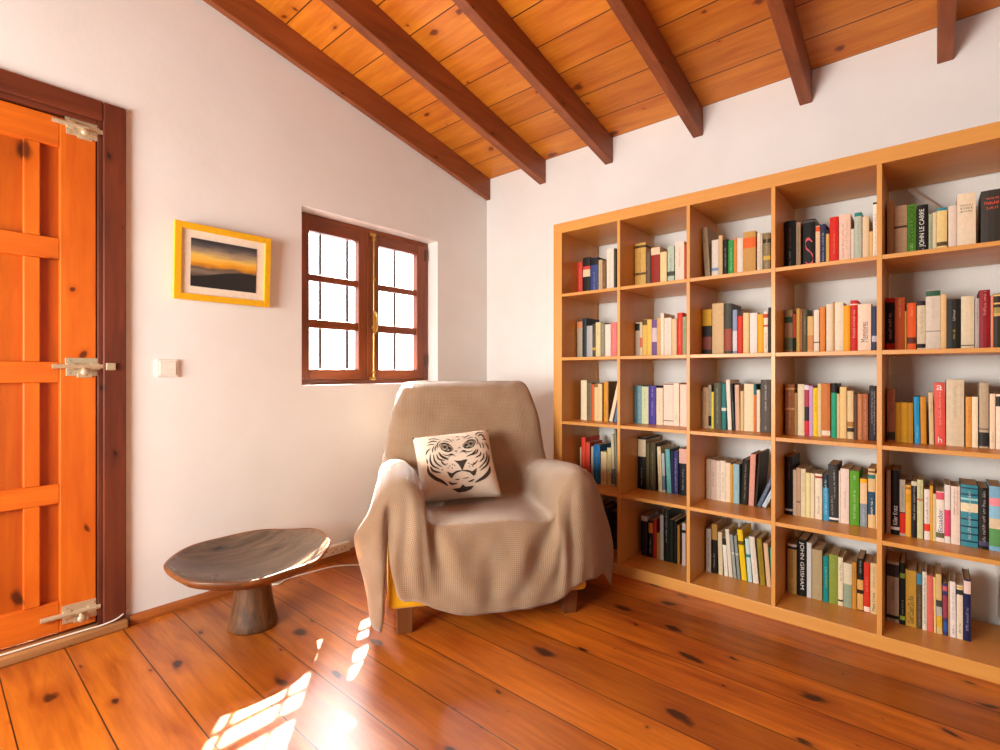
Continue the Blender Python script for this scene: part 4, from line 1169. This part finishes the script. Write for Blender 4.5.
  (-1.6375, 0.0199, 0.1961, 0.0, 'ivory book first against divider', 'efe0c8', [], 's b8a890 .2 .7'),
  (-1.6583, 0.0243, 0.1939, 0.0, 'rosy white book', 'efdccf', [], 's 8a7868 .3 .8'),
  (-1.6836, 0.0194, 0.1916, 0.0, 'thin pearl white book', 'f0e2d0', [], ''),
  (-1.7039, 0.0237, 0.1943, 0.0, 'ivory book with small lettering', 'f2e4cf', [], 's 8a7860 .2 .7'),
  (-1.7286, 0.0207, 0.1874, 0.0, 'plain pale cream book', 'f2e0c0', [], ''),
  (-1.7502, 0.0116, 0.1828, 0.0, 'sliver of amber book', 'd89a2a', [], ''),
  (-1.7627, 0.0256, 0.1852, 0.0, 'powder blue book', '9ac4d0', [], 's 5a8898 .3 .5'),
  (-1.7962, 0.0295, 0.2109, -0.033, 'black book with gold lettering', '1f1d18', [], 's c8b070 .1 .9'),
  (-1.8291, 0.0222, 0.2404, -0.035, 'tall salmon pink book', 'e0a090', [], ''),
  (-1.8547, 0.0089, 0.2506, -0.074, 'dark book leaning right behind pink', '2a2418', [], ''),
  (-1.8644, 0.0155, 0.1534, -0.386, 'slate blue book leaning steeply right', '5a6a84', [], 's d0d8e4 .2 .8'),
  (-1.8849, 0.0165, 0.0976, -0.432, 'white blue book leaning steeply right', 'c8d8e4', [], 's 5a7a98 .2 .8'),
 ],
 (3, 3, -0.255): [
  (-1.9882, 0.0283, 0.2511, 0.0, 'tall black book with round emblem', '1a1614', [(0.063, 0.097, 'e0dcd8')], 's b83a2c .6 .9'),
  (-2.0189, 0.0121, 0.1973, 0.0, 'narrow off white book', 'eadcc0', [], ''),
  (-2.0317, 0.0142, 0.2077, 0.0, 'peach book with dark line', 'd9b490', [(0.282, 0.303, '3a3028')], ''),
  (-2.0474, 0.0185, 0.2057, 0.0, 'pale ivory book', 'ecdcb8', [], 's a89878 .5 .9'),
  (-2.0674, 0.0147, 0.1909, 0.0, 'pale yellow slim book', 'f0e6a0', [], ''),
  (-2.0836, 0.0145, 0.1905, 0.0, 'buff slim book', 'ecd8b8', [], ''),
  (-2.1002, 0.0251, 0.1917, 0.0, 'cream book with red mark', 'f0e2c8', [(0.903, 0.947, 'a83a30')], 's 6a5a48 .1 .5'),
  (-2.1303, 0.019, 0.1908, 0.015, 'blue book with black top', '3aa0cc', [(0.717, 1.0, '28303c')], 's e8f0f4 .1 .9'),
  (-2.1507, 0.0318, 0.2357, 0.018, 'dark grey book with white lettering', '3a3a3a', [(0.035, 0.07, 'f0ece8')], 's f0ece8 .4 .9;s d8d4d0 .1 .45'),
  (-2.1839, 0.0048, 0.2138, 0.0, 'sliver of beige book', 'e8d8c0', [], ''),
  (-2.1894, 0.0291, 0.2243, 0.0, 'pinkish white book', 'ecd8cc', [], 's a08878 .25 .65'),
  (-2.2211, 0.0305, 0.2203, 0.0, 'green book with white lettering', '5aa028', [], 's e8f4d8 .1 .65;s e8f4d8 .82 .92'),
  (-2.2548, 0.0227, 0.1921, 0.0, 'grey book with yellow top', '8a98a0', [(0.912, 1.0, 'f0b020'), (0.478, 0.912, 'e8c8a0')], 's dce0e4 .05 .35'),
  (-2.2808, 0.0223, 0.2355, 0.0, 'patterned buff book with blue label', 'e0c088', [(0.932, 0.966, '7a5a48'), (0.831, 0.899, '2f7a78'), (0.223, 0.611, '26506a')], 's f0f4f0 .2 .5'),
  (-2.305, 0.0076, 0.2178, 0.0, 'sliver of cream book by divider', 'e8d0a0', [], ''),
 ],
 (3, 4, -0.295): [
  (-2.3411, 0.0125, 0.2424, 0.0, 'dusty pink dotted book', 'c8a890', [], 's f0e4d8 .05 .9'),
  (-2.3544, 0.0255, 0.245, 0.0, 'tall black book with white lettering', '191514', [(0.073, 0.119, 'e8e4e0')], 't Killer_Kratz e8e4e0 .15 .45 1'),
  (-2.3807, 0.0164, 0.2116, 0.0, 'beige book with bright red foot', 'c0b4a0', [(0.403, 0.422, '3a1a18'), (0.04, 0.403, 'e0301c')], 's 5a4c40 .5 .9'),
  (-2.398, 0.0162, 0.1947, 0.0, 'amber book with red mark', 'e8a83c', [(0.915, 0.957, 'a87020'), (0.659, 0.83, 'd89a10')], ''),
  (-2.4151, 0.0159, 0.2109, 0.0, 'black book with cream top', '1f1a16', [(0.922, 1.0, 'd8d0b0')], 's e8e4d8 .3 .9'),
  (-2.4318, 0.0169, 0.2188, 0.0, 'pale green book with red stripe', 'd0cc98', [(0.65, 0.675, 'd86050')], 's 6a7048 .6 .95'),
  (-2.452, 0.0154, 0.1864, 0.0, 'white book with red square', 'ece0d8', [(0.17, 0.316, 'e0402c')], 's 5a4a4a .3 .85'),
  (-2.4682, 0.008, 0.2018, 0.0, 'thin mustard book', 'e0a83a', [], ''),
  (-2.477, 0.0073, 0.1734, 0.0, 'spiral bound pale notebook', 'e8d8a8', [], 's 9a8a60 .02 .98'),
  (-2.4851, 0.0222, 0.1839, 0.0, 'white book with blue title Ecuador', 'f0e4d4', [(0.84, 0.985, 'e05a70'), (0.083, 0.185, '6a6a4a')], 't Ecuador 2f3f9a .2 .65 1'),
  (-2.5081, 0.0156, 0.2109, 0.0, 'white book with hot pink foot', 'e4dcd4', [(0.117, 0.571, 'e0406a')], ''),
  (-2.5253, 0.0241, 0.2089, 0.0, 'cream book with red title', 'ead8c8', [], 's d84838 .5 .95;s 5a4a44 .5 .95'),
  (-2.551, 0.0447, 0.2195, 0.0, 'thick teal patterned book', '3a8a9c', [(0.934, 0.957, '1f4a5c'), (0.829, 0.858, '1f4a5c'), (0.751, 0.786, '9ad0d4'), (0.561, 0.703, 'ecdcb4'), (0.43, 0.454, '1a3a4c'), (0.312, 0.335, '1a3a4c'), (0.193, 0.217, '1a3a4c'), (0.074, 0.098, '1a3a4c')], 's f0ead8 .1 .9'),
  (-2.5976, 0.0258, 0.2147, 0.0, 'black book with bold white title', '1c1815', [(0.055, 0.127, '4a4a6a')], 's f0ece4 .1 .95'),
  (-2.6241, 0.0314, 0.2242, 0.0, 'landscape picture book blue pink green', '7ab0d0', [(0.694, 0.819, 'e8909c'), (0.501, 0.694, '8ac0dc'), (0.343, 0.501, 'd8c8a8'), (0.071, 0.343, '5a9a5a')], ''),
 ],
 (4, 0, -0.24): [
  (-1.0221, 0.0534, 0.2206, 0.0, 'dim brown book behind armchair', '3a2a24', [], ''),
  (-1.0793, 0.041, 0.2161, 0.0, 'dim grey book behind armchair', '4a4448', [], ''),
  (-1.1239, 0.0509, 0.2051, 0.0, 'dark folded book in lower left', '2a2426', [], ''),
 ],
 (4, 1, -0.225): [
  (-1.3075, 0.0335, 0.2117, 0.0, 'dark purple black book with white tag', '221c24', [(0.865, 0.994, 'dcd8d8')], ''),
  (-1.3476, 0.0224, 0.193, 0.0, 'black book with orange label', '181414', [(0.657, 0.935, 'd88a3c')], 's e8e4e0 .1 .5'),
  (-1.3733, 0.0182, 0.2038, 0.0, 'slim crimson book', 'b8241c', [], ''),
  (-1.3934, 0.0155, 0.1358, 0.0, 'short ochre book', 'b08a34', [], ''),
  (-1.4102, 0.0185, 0.2327, 0.0, 'light grey upright book', 'b8b4b0', [], ''),
  (-1.4306, 0.0259, 0.2649, 0.0, 'tall black book with white lettering', '101a14', [], 's e0e0d8 .35 .95'),
  (-1.4577, 0.0206, 0.2173, 0.0, 'dark green book', '1a2418', [], ''),
  (-1.4801, 0.0166, 0.2151, 0.0, 'near black book', '0f1210', [], ''),
  (-1.5011, 0.0116, 0.1975, 0.0, 'mustard book in dim cell', 'b07a2a', [], ''),
  (-1.5248, 0.0175, 0.2131, 0.0, 'pale grey book with black spot', 'c8c4c0', [(0.768, 0.839, '1a1818')], ''),
  (-1.5435, 0.009, 0.2118, 0.0, 'brick red slim book', 'a04a20', [], ''),
 ],
 (4, 2, -0.222): [
  (-1.6414, 0.0226, 0.2086, 0.0, 'pale grey book with dark lettering', 'c8c0b4', [], 's 4a4440 .1 .8'),
  (-1.6669, 0.0251, 0.2363, 0.0, 'black book with tan top', '1f1a16', [(0.681, 1.0, 'b8904c')], 's d0c8b8 .1 .4'),
  (-1.7002, 0.0192, 0.2031, 0.023, 'cream book leaning left near black', 'd8c8a4', [], ''),
  (-1.7267, 0.0162, 0.1802, 0.061, 'white book with black top label', 'ece8e0', [(0.813, 0.998, '26221e')], 's a8a098 .1 .4'),
  (-1.7465, 0.0169, 0.2245, 0.076, 'ivory book leaning left', 'e2d8c4', [], ''),
  (-1.7679, 0.0123, 0.2023, 0.088, 'grey green leaning book', 'a0a8a4', [(0.549, 0.596, 'd0d4d0')], ''),
  (-1.7855, 0.0122, 0.2013, 0.087, 'blue grey leaning book', '8a9490', [(0.55, 0.596, 'c8ccc8')], ''),
  (-1.8029, 0.0224, 0.2337, 0.089, 'bright yellow leaning book', 'ecc81c', [(0.696, 0.775, '6a5a18')], ''),
  (-1.8305, 0.017, 0.1981, 0.069, 'pale aqua leaning book', 'c0dede', [(0.569, 0.639, '2f8a98')], ''),
  (-1.8526, 0.0226, 0.2117, 0.09, 'off white leaning book', 'e4dcd0', [], 's b8b0a0 .2 .7'),
  (-1.8827, 0.0198, 0.2094, 0.079, 'olive leaning book', '9a8428', [], 's 4a3e14 .2 .8'),
  (-1.909, 0.0171, 0.1943, 0.076, 'peach leaning book', 'dcb894', [], ''),
  (-1.9293, 0.0073, 0.179, 0.045, 'jade green book beside divider', '4aa88a', [], ''),
 ],
 (4, 3, -0.228): [
  (-1.9923, 0.0346, 0.2158, 0.0, 'tan book with black white top', 'c8a45c', [(0.951, 1.0, 'e4dcd0'), (0.902, 0.951, '1f1c18')], 's 5a4624 .3 .85;s 3a2c14 .03 .1'),
  (-2.0299, 0.0338, 0.2433, 0.0, 'black book with large white author lettering', '181614', [], 't JOHN_GRISHAM ece8e0 .12 .96 -1'),
  (-2.066, 0.017, 0.2364, 0.0, 'pale grey white book', 'd4d4d4', [], ''),
  (-2.0852, 0.0363, 0.213, 0.0, 'khaki book with gold lettering', 'b4a078', [], 's dcb860 .7 .92'),
  (-2.1258, 0.0185, 0.1934, 0.0, 'teal book with yellow lettering', '148a88', [], 's d8d038 .3 .5;s d8ecec .5 .75'),
  (-2.1465, 0.0311, 0.2058, 0.0, 'olive green book', '8a9a3c', [], 's b8c070 .7 .9'),
  (-2.1784, 0.0162, 0.2007, 0.0, 'cream book with small black foot', 'e8dcbc', [(0.088, 0.122, '2a2420')], 's 6a5a40 .5 .9'),
  (-2.1959, 0.0292, 0.1819, 0.0, 'cream book with grey green foot', 'd8d0b4', [(0.0, 0.528, '94a48c')], ''),
  (-2.2265, 0.0141, 0.1925, 0.0, 'mustard book beside black one', 'c88a2c', [], 's 7a4a14 .4 .9'),
  (-2.2432, 0.0198, 0.2113, 0.0, 'black book with tan foot', '1a1a14', [(0.403, 0.595, 'd8a860'), (0.326, 0.403, '26221c'), (0.017, 0.326, 'd8a860')], 's d8d0c0 .7 .95'),
  (-2.265, 0.0196, 0.2004, 0.0, 'red book with white foot', 'cc3420', [(0.012, 0.112, 'ecdcd0')], 's f0a088 .4 .7'),
  (-2.2865, 0.0225, 0.2037, 0.0, 'pale buff book with black lettering', 'dcc08c', [], 't Maya_Cross 2a2420 .06 .42 1;s 8a7850 .5 .92'),
 ],
 (4, 4, -0.258): [
  (-2.3402, 0.037, 0.2338, 0.0, 'light grey book with photo top', 'b4a694', [(0.752, 0.957, '3a3836'), (0.057, 0.113, '2a2422')], 's 6a6054 .35 .65'),
  (-2.38, 0.0156, 0.236, 0.0, 'black book with green stripes', '1e1c14', [(0.756, 0.833, '8a9a38'), (0.072, 0.139, 'a0b038')], 's c8c8a8 .15 .4'),
  (-2.3973, 0.0313, 0.2138, 0.0, 'mustard book with black lettering', 'c89838', [], 't Gold_Coast_Du_Rio 3a2a10 .06 .55 1'),
  (-2.4302, 0.0151, 0.2132, 0.0, 'brown book with blue top', '5a4a34', [(0.785, 0.974, '3f88a8')], 's a89880 .05 .6'),
  (-2.4464, 0.0123, 0.2192, 0.0, 'narrow white book with black lettering', 'e8dcc8', [], 's 3a3430 .1 .9'),
  (-2.4598, 0.0179, 0.2085, 0.006, 'coral red leaning book', 'dc6a5c', [], ''),
  (-2.4793, 0.0063, 0.207, 0.01, 'thin pale yellow book', 'e8cc84', [], ''),
  (-2.4871, 0.0155, 0.2205, 0.014, 'buff book with photo middle', 'dcb878', [(0.454, 0.564, '4a4440'), (0.297, 0.454, 'b8b4b0'), (0.109, 0.297, 'e0b030')], ''),
  (-2.5052, 0.0128, 0.1906, 0.013, 'violet blue and red book', '3a3a6a', [(0.859, 0.949, 'd86070'), (0.336, 0.769, '9a4050'), (0.076, 0.264, '2f58a0')], ''),
  (-2.5191, 0.0041, 0.2005, 0.005, 'thin copper book', 'c8a070', [], ''),
  (-2.5242, 0.0156, 0.2034, 0.007, 'bright white book with black foot lettering', 'ece4e0', [], 's 2a2628 .04 .2;s a8a0a0 .3 .8'),
  (-2.5413, 0.0169, 0.1951, 0.0, 'cream book with dark ring', 'e6d8c0', [(0.941, 0.976, 'e0b040'), (0.826, 0.92, '3a3634')], 's 7a6a58 .1 .3'),
  (-2.5602, 0.0187, 0.2209, 0.0, 'navy book with white top', '1c1f4c', [(0.771, 0.979, 'e8d0c8')], 's d0d0e8 .15 .55'),
 ],
}

ROWN = ['top', 'second', 'third', 'fourth', 'bottom']
COLN = ['first', 'second', 'third', 'fourth', 'fifth']
ORD = ['first', 'second', 'third', 'fourth', 'fifth', 'sixth', 'seventh', 'eighth', 'ninth', 'tenth', 'eleventh', 'twelfth', 'thirteenth', 'fourteenth', 'fifteenth', 'sixteenth', 'seventeenth']
rb = random.Random(3)
def blend(a, b, f):
    return ''.join('%02x' % int(int(a[i:i + 2], 16) * (1 - f) + int(b[i:i + 2], 16) * f) for i in (0, 2, 4))
def make_book(r, c, k, n, xs, b):
    y0, t, h, th, desc, colr, bands, title = b
    zb = 0.054 + 0.351 * (4 - r)
    lift = 0.0006 + 0.5 * t * abs(math.sin(th))
    bk = empty('book', (xs, y0 - t / 2, zb + lift), (-th, 0, 0))
    if n == 1: pos = ''
    lab = '%s, %s from left, %s row, %s column' % (desc, ORD[k], ROWN[r], COLN[c])
    tag(bk, lab, 'book', 'books in the %s row, %s column' % (ROWN[r], COLN[c]))
    d = min(max(h * 0.66, 0.10), -xs - 0.004)
    w = min(0.0016, t * 0.18)
    bul = min(0.003, t * 0.12)
    ht = t / 2
    mats = [paint(colr, 0.5, 0.0, 0.22)]
    lev = {0.0, h}
    for a, e, hx in bands:
        lev.add(round(a * h, 5)); lev.add(round(e * h, 5))
        m = paint(hx, 0.5, 0.0, 0.22)
        if m not in mats: mats.append(m)
    lev = sorted(lev)
    sp = [(bul * (1 - math.cos(PI / 2 * q)) , q) for q in (-1.0, -0.7, -0.3, 0.3, 0.7, 1.0)]
    outer = [(d, -ht)] + [(x, q * ht) for x, q in sp] + [(d, ht)]
    inner = [(d, ht - w), (w + bul, ht - w), (w + bul, -ht + w), (d, -ht + w)]
    poly = outer + inner
    bm = bmesh.new()
    rings = [[bm.verts.new((x, y, z)) for x, y in poly] for z in lev]
    for i in range(len(lev) - 1):
        zm = (lev[i] + lev[i + 1]) / 2 / h
        mi = 0
        for a, e, hx in bands:
            if a <= zm <= e: mi = mats.index(paint(hx, 0.5, 0.0, 0.22))
        A, B = rings[i], rings[i + 1]
        for q in range(len(poly)):
            f = bm.faces.new((A[q], A[(q + 1) % len(poly)], B[(q + 1) % len(poly)], B[q]))
            f.material_index = mi
    no = len(outer)
    for rg, zi in ((rings[0], 0), (rings[-1], 1)):
        # U-shaped end caps: spine, two boards
        ifv = rg[no:]
        mi = bm.faces.new  # noqa
        f1 = bm.faces.new((rg[0], rg[1], ifv[2], ifv[3]))
        f2 = bm.faces.new((rg[no - 2], rg[no - 1], ifv[0], ifv[1]))
        f3 = bm.faces.new([rg[q] for q in range(1, no - 1)] + [ifv[1], ifv[2]])
    link('cover', bm, mats, bk)
    inset = 0.0008 if rb.random() < 0.7 else 0.003
    boxobj('pages', (w + bul + 0.0003, d - inset, -ht + w + 0.0001, ht - w - 0.0001, inset, h - inset), M_PAPER, bk)
    if title:
        specs = title.split(';')
        ns = len([s for s in specs if s[0] == 's'])
        # strokes that share the height sit side by side
        side = []
        for s in specs:
            p = s.split()
            xf = -0.0006
            bm = bmesh.new()
            if p[0] == 's':
                m = paint(blend(p[1], colr, 0.35), 0.5)
                f0, f1 = float(p[2]), float(p[3])
                cl_ = [q for q in side if not (q[1] <= f0 or q[0] >= f1)]
                tot = sum(1 for s2 in specs if s2[0] == 's' and not (float(s2.split()[3]) <= f0 or float(s2.split()[2]) >= f1))
                off = (len(cl_) - (tot - 1) / 2) * t * 0.62 / max(tot, 1)
                side.append((f0, f1))
                lw = min(t * 0.36 / max(tot, 1), 0.0075)
                z = f0 * h
                gap = 0
                while z < f1 * h:
                    ln = lw * rb.uniform(0.28, 0.6)
                    if gap <= 0:
                        gap = rb.randint(4, 9); z += lw * 0.7
                    gap -= 1
                    hh = lw * rb.choice((0.7, 0.7, 1.0))
                    st = rb.random()
                    if st < 0.5:
                        box(bm, xf - 0.0003, xf, off - lw / 2, off - lw / 2 + hh, z, z + ln * 0.45)
                        box(bm, xf - 0.0003, xf, off - lw / 2 + hh * 0.7, off - lw / 2 + hh, z + ln * 0.45, z + ln)
                    else:
                        box(bm, xf - 0.0003, xf, off - lw / 2, off - lw / 2 + hh, z, z + ln * 0.4)
                        box(bm, xf - 0.0003, xf, off - lw / 2, off - lw / 2 + hh * 0.3, z + ln * 0.4, z + ln)
                    z += ln + lw * 0.22
            elif p[0] == 'h':
                m = paint(p[1], 0.5)
                f0, f1 = float(p[2]), float(p[3])
                nl = 3
                lh = (f1 - f0) * h / nl
                for li, sc_ in zip(range(nl), (0.45, 0.6, 0.4)):
                    q = lh * sc_
                    y = -t * rb.uniform(0.26, 0.36)
                    z = f0 * h + li * lh
                    while y < t * 0.3:
                        ln = q * rb.uniform(0.45, 0.8)
                        box(bm, xf - 0.0003, xf, y, y + q * 0.16, z, z + q)
                        if rb.random() < 0.6:
                            box(bm, xf - 0.0003, xf, y + q * 0.16, y + ln, z + q * 0.84, z + q)
                        if rb.random() < 0.6:
                            box(bm, xf - 0.0003, xf, y + q * 0.16, y + ln, z, z + q * 0.15)
                        if rb.random() < 0.5:
                            box(bm, xf - 0.0003, xf, y + ln - q * 0.15, y + ln, z + q * 0.15, z + q * 0.84)
                        y += ln + q * 0.28
            elif p[0] == 'e':
                m = paint(p[1], 0.5)
                path = catmull([(0.3, .55, 0), (-.05, .62, 0), (-.32, .57, 0), (-.25, .44, 0), (0.1, .36, 0), (.33, .26, 0), (.28, .14, 0), (-.05, .11, 0), (-.34, .17, 0)], 6)
                L_, R_ = [], []
                for i, q in enumerate(path):
                    wd = 0.015 + 0.05 * abs(math.sin(PI * i / (len(path) - 1) * 2.0)) ** 0.6
                    L_.append(bm.verts.new((xf, -q.x * t * 0.9, (q.y + wd / 2) * h)))
                    R_.append(bm.verts.new((xf, -q.x * t * 0.9, (q.y - wd / 2) * h)))
                for i in range(len(path) - 1):
                    bm.faces.new((L_[i], R_[i], R_[i + 1], L_[i + 1]))
            else:
                txt = p[1].replace('_', ' ')
                m = paint(p[2], 0.5)
                f0, f1, dr = float(p[3]), float(p[4]), int(p[5])
                vs_, fs_, asp = text_mesh(txt)
                if dr == 0:
                    H_ = (f1 - f0) * h * 0.8; W_ = min(H_ * asp, t * 0.7)
                    cz = (f0 + f1) / 2 * h
                    vv = [bm.verts.new((xf, (0.5 - a) * W_, cz + (b_ - 0.5) * H_)) for a, b_ in vs_]
                else:
                    L_ = (f1 - f0) * h
                    W_ = min(L_ / asp * 1.7, t * 0.55)
                    if dr == 1:
                        vv = [bm.verts.new((xf, (b_ - 0.5) * W_, f0 * h + a * L_)) for a, b_ in vs_]
                    else:
                        vv = [bm.verts.new((xf, (0.5 - b_) * W_, f1 * h - a * L_)) for a, b_ in vs_]
                for f in fs_:
                    try: bm.faces.new([vv[q] for q in f])
                    except ValueError: pass
                for f in list(bm.faces):
                    pass
            link('spine_title', bm, m, bk)
    return bk
for (r, c, xs), lst in BOOKS.items():
    for k, b in enumerate(lst):
        make_book(r, c, k, len(lst), xs, b)

# pale rod leaning behind the books in the top right compartment, and a cable in the bottom right one
bm = bmesh.new()
tube(bm, [(-0.05, -2.402, 1.784), (-0.045, -2.51, 1.665), (-0.04, -2.58, 1.588)], 0.0085, 4)
rod = link('rod', bm, M_WHITE)
tag(rod, 'pale flat rod leaning behind the books in the top right compartment', 'rod')
cable('bookcase_cable', [(-0.02, -2.545, 0.36), (-0.03, -2.565, 0.33), (-0.03, -2.60, 0.305), (-0.03, -2.64, 0.30), (-0.03, -2.66, 0.27), (-0.03, -2.66, 0.08)], 0.002, 'thin pale cable against the wall in the bottom right compartment')
